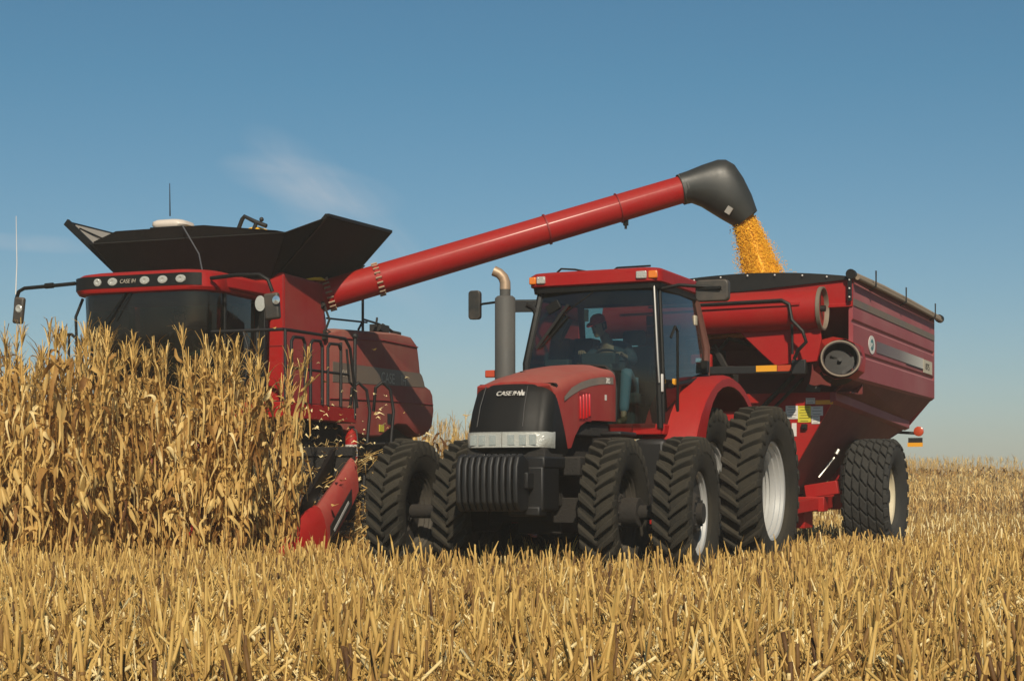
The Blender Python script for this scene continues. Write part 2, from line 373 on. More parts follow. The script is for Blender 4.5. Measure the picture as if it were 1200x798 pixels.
def person(label, loc, rz, hip, chest, neck, head, hands, knees, feet, shirt, trousers, cap, lean_face=(0, -1, -.1)):
    root = empty('person', loc, rz); tag(root, label, 'person')
    sh = [Vector(chest)+Vector((s*.19, .0, .07)) for s in (-1, 1)]
    hp = [Vector(hip)+Vector((s*.09, -.02, -.02)) for s in (-1, 1)]
    elb = []
    for i, s in enumerate((-1, 1)):
        mid = (sh[i]+Vector(hands[i]))/2; elb.append(mid+Vector((s*.09, .05, -.12)))
    body = [[(hip, .125), (lerp(hip, chest, .5), .12), (chest, .14), (neck, .055), (lerp(neck, head, .45), .055)]]
    for i, s in enumerate((-1, 1)):
        body.append([(chest, .14), (tuple(sh[i]), .058), (tuple(elb[i]), .043), (hands[i], .027)])
        body.append([(hip, .125), (tuple(hp[i]), .085), (knees[i], .058), (lerp(knees[i], feet[i], .4), .052), (feet[i], .036)])
        for c in hand(hands[i], tuple(elb[i]), s): body.append(c)
    b = skinned('body', body, SKIN, root)
    # head
    H = Vector(head); f = Vector(lean_face).normalized(); q = f.to_track_quat('-Y', 'Z').to_matrix().to_4x4()
    m = MB(); rings = []
    for z, rx, ry, oy in ((-.125, .028, .03, -.045), (-.115, .045, .055, -.03), (-.085, .060, .075, -.012), (-.045, .070, .088, -.004), (0, .075, .096, 0), (.045, .077, .098, .004), (.085, .070, .088, .008), (.112, .045, .06, .01), (.122, .012, .02, .01)):
        rings.append([(rx*math.cos(a), oy+ry*math.sin(a), z) for a in [2*PI*k/20 for k in range(20)]])
    m.loft(rings)
    m.loft([[(-.006, -.095, .02), (.006, -.095, .02), (0, -.085, .025)], [(-.013, -.115, -.02), (.013, -.115, -.02), (0, -.09, -.018)], [(-.016, -.10, -.032), (.016, -.10, -.032), (0, -.085, -.034)]])
    for s in (-1, 1): m.sphere((s*.078, .008, -.008), .022, 8, 6, (.35, .8, 1.3))
    hd = m.build('head', SKIN, root); hd.matrix_local = Matrix.Translation(H) @ q
    fe = MB()
    for s in (-1, 1): fe.sphere((s*.030, -.090, .006), .009, 8, 6, (1.3, .6, .7))
    fe.box((0, -.098, -.060), (.045, .008, .008)); ey = fe.build('eyes', HAIR, hd)
    hr = MB(); rings = []
    for z, k in ((-.06, 1.02), (-.02, 1.06), (.03, 1.07)):
        rings.append([(.077*k*math.cos(a), .012+.098*k*math.sin(a), z) for a in [PI*(-.12)+PI*1.24*j/14 for j in range(15)]])
    hr.loft(rings, cap=False, closed=False); hr.build('hair', HAIR, hd)
    if cap:
        c = MB(); rings = [[(.086*k*math.cos(a), .004+.106*k*math.sin(a), z) for a in [2*PI*j/20 for j in range(20)]] for z, k in ((.035, 1.), (.075, .97), (.11, .80), (.132, .45), (.137, .08))]
        c.loft(rings)
        br = [(.075*math.cos(a), -.06+.125*math.sin(a), .045-.10*(abs(math.sin(a))**2)*.25) for a in [PI+PI*j/10 for j in range(11)]]
        c.add(br+[(x, y, z+.008) for x, y, z in br], [tuple(range(11)), tuple(range(11, 22))]+[(i, i+1, i+12, i+11) for i in range(10)])
        cc = c.build('cap', cap, hd)
    # clothing
    jk = [[(hip, .148), (lerp(hip, chest, .5), .145), (chest, .165), (lerp(chest, neck, .7), .085)]]
    for i in range(2): jk.append([(chest, .165), (tuple(sh[i]), .078), (tuple(elb[i]), .062), (lerp(tuple(elb[i]), hands[i], .86), .044)])
    skinned('jacket', jk, shirt, root)
    tr = [[(lerp(hip, chest, .12), .145), (hip, .15)]]
    for i in range(2): tr.append([(hip, .15), (tuple(hp[i]), .108), (knees[i], .079), (lerp(knees[i], feet[i], .5), .068), (lerp(knees[i], feet[i], .9), .062)])
    skinned('trousers', tr, trousers, root)
    for i in range(2):
        F = Vector(feet[i]); bt = [[(tuple(F+Vector((0, .03, .06))), .05), (tuple(F+Vector((0, .02, -.02))), .048), (tuple(F+Vector((0, -.09, -.035))), .042), (tuple(F+Vector((0, -.17, -.045))), .034)]]
        skinned('boot', bt, LEATH, root)
    return root
# ------------------------------------------------------------------ TRACTOR
def build_tractor():
    (ox, oy), a = FR['tractor']
    T = empty('tractor', (ox, oy, 0), R(-a))
    tag(T, 'red row-crop tractor on dual wheels pulling the grain cart past the combine', 'tractor')
    # nose (black grille mask)
    m = MB(); rings = []
    for z, vf, vb, w in ((1.30, -.84, -.30, .40), (1.43, -.93, -.30, .455), (1.60, -.915, -.33, .458), (1.80, -.85, -.42, .452), (1.98, -.765, -.52, .438), (2.06, -.71, -.58, .425), (2.085, -.66, -.60, .405)):
        r = .15; pts = [(-w, vb, z)]
        for k in range(7):
            t = R(180+90*k/6); pts.append((-w+r+r*math.cos(t), vf+.05+r+r*math.sin(t), z))
        for k in range(5):
            x = -w+r+(2*w-2*r)*(k+.5)/5; pts.append((x, vf+.05-.05*(1-(x/w)**2), z))
        for k in range(7):
            t = R(270+90*k/6); pts.append((w-r+r*math.cos(t), vf+.05+r+r*math.sin(t), z))
        pts.append((w, vb, z)); rings.append(pts)
    m.loft(rings); nose = m.build('grille', BLK, T, ang=40)
    g = MB()
    for x in (-.30, .20): g.tube([(x*1.0, -.897, 1.64), (x*.97, -.838, 1.84), (x*.92, -.728, 2.05)], .006, 6)
    g.build('grille_bar', BLKM, nose)
    # headlights in one glass band
    for s in (-1, 1):
        h = MB(); pts0 = []; 
        def ring(x0, x1):
            return None
        xs = [s*x for x in (.004, .16, .28, .36, .425, .452, .462)]
        ys = [-.952, -.945, -.928, -.905, -.845, -.77, -.70]
        r_ = []
        for x, y in zip(xs, ys): r_.append([(x, y+.02, 1.425), (x, y-.004, 1.432), (x, y-.002, 1.578), (x, y+.026, 1.588)])
        h.loft(r_); hl = h.build('headlight', LENS, T, ang=60)
        k = MB()
        for x, y in ((s*.10, -.955), (s*.22, -.945), (s*.32, -.928)):
            k.box((x, y+.003, 1.505), (.075, .012, .10)); k.box((x, y-.002, 1.505), (.03, .012, .05))
        k.build('reflector', CHR, hl)
    tx = text('CASE', .062, WHT, 'lettering', nose, (-.135, -.795, 1.955), 'y', shear=.35, depth=.012, sx=1.15)
    text('IH', .062, WHT, 'lettering', nose, (.045, -.795, 1.955), 'y', shear=.35, depth=.012, sx=1.1)
    lm = MB(); lm.prism([(.118, 1.952), (.135, 1.952), (.142, 1.985), (.150, 1.952), (.172, 1.952), (.180, 1.99), (.160, 1.98), (.150, 2.012), (.140, 1.98), (.122, 1.99)], -.800, -.78, 'y'); lm.build('logo_mark', WHT, nose)
    # hood
    m = MB(); rings = []
    for v, zb, zt, w in ((-.675, 2.05, 2.09, .400), (-.60, 1.93, 2.128, .440), (-.50, 1.76, 2.16, .455), (-.33, 1.43, 2.20, .463), (-.26, 1.44, 2.215, .465), (-.16, 1.56, 2.235, .466), (-.02, 1.67, 2.262, .467), (.2, 1.735, 2.295, .468), (.5, 1.745, 2.335, .468), (.8, 1.75, 2.362, .468), (1.03, 1.755, 2.378, .465), (1.06, 1.76, 2.36, .455)):
        rr = min(.17, (zt-zb)*.8); pts = [(-w, v, zb)]
        for k in range(7):
            t = R(180-90*k/6); pts.append((-w+.13+.13*math.cos(t), v, zt-rr+rr*.72*math.sin(t)))
        for k in range(7):
            x = (-w+.13)+(2*w-.26)*(k+1)/8; q = x/(w-.13); pts.append((x, v, zt-.28*rr*(abs(q)**2.2)+(.010 if abs(x) < .2 else 0)))
        for k in range(7):
            t = R(90-90*k/6); pts.append((w-.13+.13*math.cos(t), v, zt-rr+rr*.72*math.sin(t)))
        pts.append((w, v, zb)); rings.append(pts)
    m.loft(rings); hood = m.build('hood', REDD, T, ang=32)
    vb = MB()
    for k in range(4): vb.box((.468, -.02+k*.085, 1.86+k*.012), (.030, .042, .27-.02*abs(k-1.5)))
    vb.build('vent', VENT, hood, bevel=.01)
    vd = MB(); vd.box((.4665, .11, 1.875), (.008, .36, .30)); vd.build('vent_recess', REDI, hood)
    st = MB(); up, lo = [], []
    for v, z in ((-.45, 1.93), (-.25, 2.015), (0, 2.085), (.3, 2.14), (.6, 2.175), (.95, 2.195)):
        hw = .038-.018*(v < -.3); up.append((.4695, v, z+hw)); lo.append((.4715, v, z-hw))
    st.loft([up, lo, [(x-.004, y, z) for x, y, z in lo], [(x-.004, y, z) for x, y, z in up]], cap=False, closed=False); st.build('stripe', STRH, hood)
    text('285', .085, WHT, 'lettering', hood, (.472, .72, 2.155), 'x', depth=.002)
    d = MB(); d.box((.470, .72, 2.00), (.004, .05, .06)); d.build('decal', WHT, hood)
    d = MB(); d.tube([(.458, 1.055, 1.76), (.462, 1.065, 2.1), (.43, 1.07, 2.28), (.33, 1.07, 2.36), (0, 1.07, 2.39)], .02, 8); d.build('seal', BLK, hood)
    k = MB(); k.lathe([(0, .03), (.012, .028), (.016, .001)], (-.1, -.2, 2.226), 'z', 12); k.build('latch', BLK, hood)
    # chassis
    m = MB(); m.box((0, -.35, 1.18), (.62, .9, .5)); m.box((0, .6, 1.25), (.62, 1.7, .82)); m.box((0, 2.3, 1.05), (.7, 2.2, .55)); m.box((0, -.62, 1.33), (.86, .5, .20))
    m.box((0, 1.0, .72), (.5, 2.0, .34)); m.box((.47, -.1, 1.25), (.25, .5, .2)); m.box((-.47, -.1, 1.25), (.25, .5, .2)); m.box((0, .3, 1.64), (.84, 1.3, .14))
    m.build('chassis', DIRTY, T, bevel=.02)
    m = MB(); m.box((.28, -.80, 1.02), (.38, .42, .44)); m.box((.38, -.72, 1.28), (.20, .55, .12)); m.box((.28, -.95, .80), (.34, .2, .1)); m.box((-.30, -.78, 1.02), (.3, .4, .4))
    m.build('front_support', BLKM, T, bevel=.02)
    m = MB(); m.cyl((-1.50, 0, .78), (1.55, 0, .78), .075, 16); m.box((0, 0, .80), (1.1, .24, .26))
    for s in (-1, 1): m.cyl((s*.50, 0, .78), (s*.70, 0, .78), .21, 20); m.cyl((s*.93, 0, .78), (s*1.12, 0, .78), .15, 20); m.cyl((s*1.1, 0, .78), (s*1.40, 0, .78), .065, 20); m.bar((s*.2, .25, .85), (s*.66, .18, .85), .05, .05)
    m.build('front_axle', DIRTY, T, bevel=.008)
    m = MB(); m.cyl((-1.42, 3.1, 1.0), (1.42, 3.1, 1.0), .085, 16); m.cyl((-.75, 3.1, 1.0), (.75, 3.1, 1.0), .2, 20); m.box((0, 3.1, 1.05), (.8, .8, .7)); m.cyl((.95, 3.1, 1), (1.4, 3.1, 1), .2, 20); m.cyl((-.95, 3.1, 1), (-1.4, 3.1, 1), .2, 20)
    m.build('rear_axle', DIRTY, T, bevel=.01)
    # weights
    for k in range(10):
        x = -.30+k*.068
        m = MB(); m.prism([(-1.05, .86), (-1.12, .80), (-1.26, .80), (-1.33, .88), (-1.345, 1.05), (-1.335, 1.24), (-1.29, 1.335), (-1.20, 1.365), (-1.12, 1.33), (-1.05, 1.30)], x-.026, x+.026, 'x')
        m.build('front_weight', BLKM, T, bevel=.016, seg=3)
    m = MB(); m.box((0, -1.06, 1.10), (.74, .2, .16)); m.box((0, -.9, 1.0), (.5, .3, .2)); m.build('weight_bracket', BLKM, T, bevel=.01)
    # wheels (front steered a little)
    st_ = R(4.5); cs, sn = math.cos(st_), math.sin(st_)
    for i, u in enumerate((-1.53, -.77, .85, 1.62)):
        s = 1 if u > 0 else -1
        outer = abs(u) > 1.2
        w = wheel(T, (u, 0, .775), .375, .775, .435, dish=(.10*s if outer else .06*s), steer=st_, spin=i*.37, nl=29, discmat=DIRTY, rimmat=SILV if i == 3 else RIMD)  # all but the last front rim have their shade put into the colour
    for i, u in enumerate((-1.52, -.78, .78, 1.52)):
        s = 1 if u > 0 else -1
        outer = abs(u) > 1.2
        wheel(T, (u, 3.1, 1.0), .46, 1.0, .60, dish=(-.17*s if outer else .08*s), spin=i*.23, nl=31)
    # rear fenders
    for s in (-1, 1):
        m = MB(); rings = []
        N = 16
        for k in range(N+1):
            t = R(197-150*k/N); Rf = 1.34 + (.03 if k == 0 else 0)
            y = 3.1+Rf*math.cos(t)*1.13; z = 1.03+Rf*math.sin(t)
            nx, nz = math.cos(t), math.sin(t)
            uo = 1.15; ui = .52; sk = .13+.34*max(0, math.cos((t-R(185))*1.15))**1.6
            rings.append([(s*ui, y, z), (s*(uo-.06), y, z+.0), (s*uo, y-nx*.04, z-nz*.04), (s*uo, y-nx*sk, z-nz*sk), (s*(uo-.02), y-nx*sk, z-nz*sk), (s*(uo-.03), y-nx*.06, z-nz*.06), (s*(uo-.08), y-nx*.03, z-nz*.03), (s*ui, y-nx*.03, z-nz*.03)])
        m.loft(rings); fd = m.build('fender', RED, T, ang=40)
        m = MB(); m.box((s*.9, 1.86, 2.30), (.035, .12, .05)); 
    # cab ---------------------------------------------------------
    cab = empty('cab', (0, 0, 0), 0, T)
    m = MB(); rings = []
    for z, g_ in ((3.325, .03), (3.34, 0), (3.46, 0), (3.49, .035), (3.505, .12)):
        rings.append([(x*(1-.0*g_), y, z2) for x, y, z2 in rrect(-.80+g_, .80-g_, 1.52+g_, 3.12-g_, .14, z)])
    for r in rings[1:]: pass
    m.loft(rings); m.box((-.02, 2.3, 3.50), (.9, .8, .04))
    roof = m.build('roof', RED, cab, ang=40)
    m = MB()
    for ring in (1,):
        m.loft([rrect(-.765, .765, 1.56, 3.08, .12, 3.265), rrect(-.775, .775, 1.555, 3.09, .12, 3.33)])
    m.build('headliner', BLK, roof)
    for (x0, x1, mt) in ((-.775, -.69, AMB), (-.675, -.57, LENS), (.53, .655, LENS), (.67, .775, AMB)):
        m = MB(); yy = 1.512 if abs((x0+x1)/2) < .7 else 1.53
        m.box(((x0+x1)/2, yy, 3.405), (x1-x0, .04, .085)); m.build('roof_light', mt, roof, bevel=.012)
    m = MB(); m.tube([(.15, 1.8, 3.51), (.2, 1.8, 3.54), (.6, 1.8, 3.54)], .012, 6); m.tube([(-.5, 1.7, 3.51), (-.45, 1.7, 3.55), (-.3, 1.75, 3.54), (-.15, 1.8, 3.51)], .012, 6); m.build('roof_cable', BLK, roof)
    fr = [(-.68, 1.66, 3.30), (-.775, 1.44, 2.45), (-.79, 1.52, 1.72)]
    frR = [(.70, 1.64, 3.30), (.765, 1.58, 2.45), (.785, 1.60, 1.70)]
    m = MB(); m.tube(fr, [.040, .045, .045], 8); m.build('pillar', BLK, cab)
    m = MB(); m.tube(frR, [.030, .034, .038], 8); m.build('pillar', BLK, cab)
    m = MB(); m.tube([(x+.012, y-.045, z) for x, y, z in frR[:2]]+[(.79, 1.545, 2.20)], .014, 8); m.build('pillar_trim', STEEL, cab)
    for s in (-1, 1):
        m = MB(); m.tube([(s*.735, 3.02, 3.30), (s*.80, 3.24, 2.72), (s*.80, 3.22, 2.36), (s*.79, 2.75, 2.02), (s*.78, 2.45, 1.72)], [.045, .052, .055, .05, .05], 8)
        m.build('rear_pillar', BRN, cab)
    m = MB(); m.bar((-.7, 3.06, 3.27), (.7, 3.06, 3.27), .06, .06); m.bar((-.8, 3.24, 2.5), (.8, 3.24, 2.5), .05, .06); m.build('rear_crossbar', BLK, cab)
    m = MB(); m.box((.62, 1.63, 1.69), (.34, .08, .13)); m.box((.10, 1.66, 1.69), (.7, .06, .13)); m.box((-.6, 1.60, 1.69), (.36, .06, .13)); m.box((.80, 2.05, 1.685), (.04, .84, .12)); m.build('sill', RED, cab, bevel=.015)
    # glass
    def pane(name, q, mat, t=.006):
        m = MB(); a_, b_, c_, d_ = [Vector(x) for x in q]; n = (b_-a_).cross(d_-a_).normalized()*t
        N = 6; r1 = []
        ctr = (a_+b_+c_+d_)/4
        rows = []
        for j in range(N+1):
            L = a_.lerp(d_, j/N); Rr_ = b_.lerp(c_, j/N)
            rows.append([tuple(L.lerp(Rr_, i/N)) for i in range(N+1)])
        m.loft(rows, cap=False, closed=False); return m.build(name, mat, cab)
    # windshield bows forward a little
    m = MB(); rows = []
    for j in range(7):
        t = j/6; L = Vector(fr[2]).lerp(Vector(fr[1]), t*2) if t < .5 else Vector(fr[1]).lerp(Vector(fr[0]), t*2-1)
        Rr_ = Vector(frR[2]).lerp(Vector(frR[1]), t*2) if t < .5 else Vector(frR[1]).lerp(Vector(frR[0]), t*2-1)
        rows.append([tuple(L.lerp(Rr_, i/10)-Vector((0, .05*(1-(i/5-1)**2), 0))) for i in range(11)])
    m.loft(rows, cap=False, closed=False); m.build('windshield', GLS, cab, ang=80)
    m = MB(); q = [frR[2], frR[1], frR[0]]; qb = [(.78, 2.45, 1.72), (.80, 3.2, 2.5), (.735, 3.0, 3.3)]
    m.loft([[q[0], q[1], q[2]], [(.80, 2.05, 1.74), (.815, 2.4, 2.5), (.75, 2.35, 3.3)], qb], cap=False, closed=False); m.build('door_window', GLSB, cab, ang=80)
    m = MB(); q = fr[::-1]; m.loft([[fr[2], fr[1], fr[0]], [(-.78, 2.45, 1.72), (-.80, 3.2, 2.5), (-.735, 3.0, 3.3)]], cap=False, closed=False); m.build('side_window', GLS, cab, ang=80)
    m = MB(); m.loft([[(-.78, 3.22, 2.4), (-.7, 3.05, 3.28)], [(.78, 3.22, 2.4), (.7, 3.05, 3.28)]], cap=False, closed=False); m.build('rear_window', GLS, cab)
    # door frame, handle bar, wiper, interior
    m = MB(); m.tube([(.80, 1.66, 1.76), (.79, 1.66, 2.45), (.735, 1.72, 3.27)], .022, 8); m.tube([(.735, 1.72, 3.27), (.745, 2.95, 3.27)], .018, 8); m.tube([(.84, 1.80, 2.72), (.87, 1.86, 2.85), (.875, 1.93, 2.80), (.87, 1.96, 1.85), (.83, 2.0, 1.72)], .016, 8)
    m.tube([(.82, 1.85, 2.18), (.84, 2.5, 2.26), (.83, 3.15, 2.38)], .030, 8); m.box((.83, 3.1, 2.48), (.08, .1, .14))
    m.build('door_frame', BLK, cab)
    m = MB(); m.box((.84, 1.97, 2.23), (.03, .17, .07)); m.build('door_reflector', YELO, cab, bevel=.006)
    m = MB(); m.box((.80, 1.60, 2.20), (.035, .05, .20)); m.build('grab_plate', WHT, cab, bevel=.008)
    m = MB(); m.box((.765, 2.93, 3.02), (.03, .09, .12)); m.build('window_sticker', CRM, cab, bevel=.01)
    m = MB(); m.tube([(.0, 1.60, 3.26), (-.35, 1.56, 3.02), (-.30, 1.53, 2.98), (-.62, 1.46, 2.62)], .012, 6); m.bar((-.30, 1.545, 3.12), (-.66, 1.455, 2.62), .02, .03); m.box((-.42, 1.60, 2.86), (.16, .10, .28), Matrix.Rotation(.5, 3, 'Y')); m.box((-.50, 1.60, 3.10), (.16, .08, .10), Matrix.Rotation(-.5, 3, 'Y')); m.build('wiper', BLK, cab)
    m = MB(); m.box((-.24, 1.95, 3.03), (.05, .04, .14)); m.build('cab_monitor', CRM, cab, bevel=.01)
    # interior
    m = MB(); m.box((0, 2.4, 1.66), (1.5, 1.5, .06)); m.box((-.0, 1.85, 2.08), (.34, .30, .75)); m.box((0, 1.78, 2.50), (.42, .16, .14)); m.box((.47, 2.6, 2.12), (.2, .7, .30)); m.box((-.55, 2.7, 2.0), (.35, .8, .6)); m.box((-.62, 2.95, 2.4), (.25, .3, .9)); m.box((0, 3.15, 2.05), (1.4, .08, .75))
    m.build('console', INT, cab, bevel=.02)
    m = MB(); m.box((0, 2.62, 2.08), (.50, .50, .14)); m.box((0, 2.88, 2.42), (.48, .13, .62)); m.box((0, 2.92, 2.84), (.28, .10, .18)); m.box((0, 2.65, 1.85), (.3, .3, .36)); m.build('seat', SEATM, cab, bevel=.04, seg=3)
    m = MB(); c = Vector((0, 2.12, 2.50)); q = Matrix.Rotation(R(-38), 3, 'X'); n = 28
    m.tube([c+q @ Vector((.20*math.cos(2*PI*k/n), .20*math.sin(2*PI*k/n), 0)) for k in range(n+1)], .014, 8)
    m.bar(c+q @ Vector((-.2, 0, 0)), c+q @ Vector((.2, 0, 0)), .03, .012); m.tube([c, (0, 1.95, 2.35)], .035, 10); m.build('steering_wheel', BLK, cab)
    m = MB(); m.box((-.45, 1.62, 2.42), (.30, .12, .16)); m.build('display', INT, cab, bevel=.02)
    m = MB(); m.box((.35, 2.99, 2.93), (.42, .02, .10)); m.box((.18, 3.0, 3.05), (.10, .02, .12)); m.build('warning_label', REDI, cab)
    # steps / tank under the door
    m = MB(); m.prism([(1.55, 1.58), (2.35, 1.58), (2.35, .78), (1.85, .62), (1.55, .80)], .48, .86, 'x'); m.build('fuel_tank', BLKM, T, bevel=.06, seg=3)
    m = MB()
    for z, x in ((1.45, 1.0), (1.12, 1.05), (.80, 1.1)): m.box((x, 1.75, z), (.30, .38, .03))
    for y in (1.57, 1.93): m.bar((.95, y, 1.6), (1.12, y, .78), .02, .05)
    m.build('steps', BLKM, T, bevel=.006)
    m = MB(); m.box((.66, .60, 1.60), (.24, .5, .05)); m.box((.62, .25, 1.45), (.20, .2, .2)); m.build('battery_box', BLKM, T, bevel=.02)
    # exhaust
    m = MB(); m.tube([(-1.0, 1.35, 2.0), (-1.0, 1.35, 3.20), (-1.0, 1.35, 3.225)], [.118, .118, .09], 24); m.tube([(-1.0, 1.35, 3.2), (-1.0, 1.35, 3.33)], .062, 16); m.tube([(-1.0, 1.35, 1.95), (-.9, 1.3, 1.75), (-.5, 1.1, 1.7)], .06, 12)
    ex = m.build('exhaust_stack', GREY, T, ang=50)
    m = MB(); m.tube([(-1.0, 1.35, 3.30), (-1.0, 1.35, 3.38), (-1.02, 1.34, 3.44), (-1.06, 1.32, 3.485), (-1.12, 1.30, 3.515)], [.064, .062, .06, .058, .060], 16, cap=False); m.build('exhaust_tip', TAN, ex)
    m = MB(); m.tube([(-1.06, 1.32, 3.485), (-1.113, 1.303, 3.511)], .052, 14); m.build('tip_plug', BLK, ex)  # solid black plug just inside the exhaust tip
    m = MB(); m.bar((-1.0, 1.35, 2.32), (-.80, 1.45, 2.3), .04, .05); m.build('bracket', BLKM, ex); m = MB(); m.bar((-1.0, 1.35, 3.1), (-.72, 1.62, 3.12), .05, .12); m.tube([(-.8, 1.5, 3.14), (-.74, 1.56, 3.10), (-.70, 1.6, 2.98)], .03, 8); m.build('bracket', BLKM, ex)
    # marker arm
    m = MB(); m.tube([(-.78, 1.5, 2.32), (-1.1, 1.4, 2.34)], .025, 8); m.box((-1.0, 1.42, 2.32), (.14, .05, .09)); a1 = m.build('marker_arm', BLK, T)
    m = MB(); m.box((-1.20, 1.40, 2.345), (.14, .05, .085)); m.build('marker_light', ORA, a1, bevel=.012)
    # mirrors
    m = MB(); m.tube([(-1.08, 1.45, 3.18), (-1.40, 1.6, 3.18), (-1.46, 1.6, 3.16)], .014, 8); m.tube([(-.72, 1.62, 3.18), (-1.05, 1.5, 3.18)], .022, 8); am = m.build('mirror_arm', BLK, T)
    m = MB(); m.loft([[(x-1.50, 1.6-.03, z+3.17) for x, z, _ in [(p[0], p[1], 0) for p in rrect(-.075, .075, -.17, .17, .04, 0)]], [(x-1.50, 1.6+.04, z+3.17) for x, z, _ in [(p[0]*.9, p[1]*.95, 0) for p in rrect(-.08, .08, -.175, .175, .04, 0)]]]); m.build('mirror', DKGL, am, bevel=.01)
    m = MB(); m.tube([(.74, 1.72, 3.26), (.95, 1.75, 3.30), (1.30, 1.85, 3.27), (1.42, 1.88, 3.24)], .020, 8); m.box((1.28, 1.84, 3.26), (.26, .05, .03)); am = m.build('mirror_arm', BLK, T)
    m = MB(); m.loft([[(p[0]+1.30, 1.90-.05+p[0]*.1, p[1]+3.235) for p in rrect(-.185, .185, -.12, .12, .05, 0)], [(p[0]*1.02+1.30, 1.90+.04+p[0]*.1, p[1]*1.02+3.235) for p in rrect(-.185, .185, -.12, .12, .05, 0)]]); m.build('mirror', DKGL, am, bevel=.015, seg=3)
    # drawbar
    m = MB(); m.bar((0, 3.2, .5), (0, 4.35, .5), .12, .05); m.box((0, 3.7, .75), (.5, .3, .5)); m.bar((-.4, 3.5, .95), (-.42, 4.2, .75), .05, .08); m.bar((.4, 3.5, .95), (.42, 4.2, .75), .05, .08); m.build('hitch', DIRTY, T, bevel=.01)
    # driver
    person('person in a red cap, dark jacket and blue jeans driving the red tractor', (*l2w('tractor', 0, 0), 0), R(-a),
           (.0, 2.58, 2.24), (-.08, 2.38, 2.60), (-.13, 2.26, 2.80), (-.17, 2.16, 2.93), [(-.26, 1.88, 2.58), (.18, 2.06, 2.56)],
           [(-.12, 2.14, 2.34), (.20, 2.10, 2.38)], [(-.14, 1.98, 1.86), (.25, 1.86, 1.82)], JACK, DENIM, CAPR, (-.35, -1, -.35))
    return T
build_tractor()
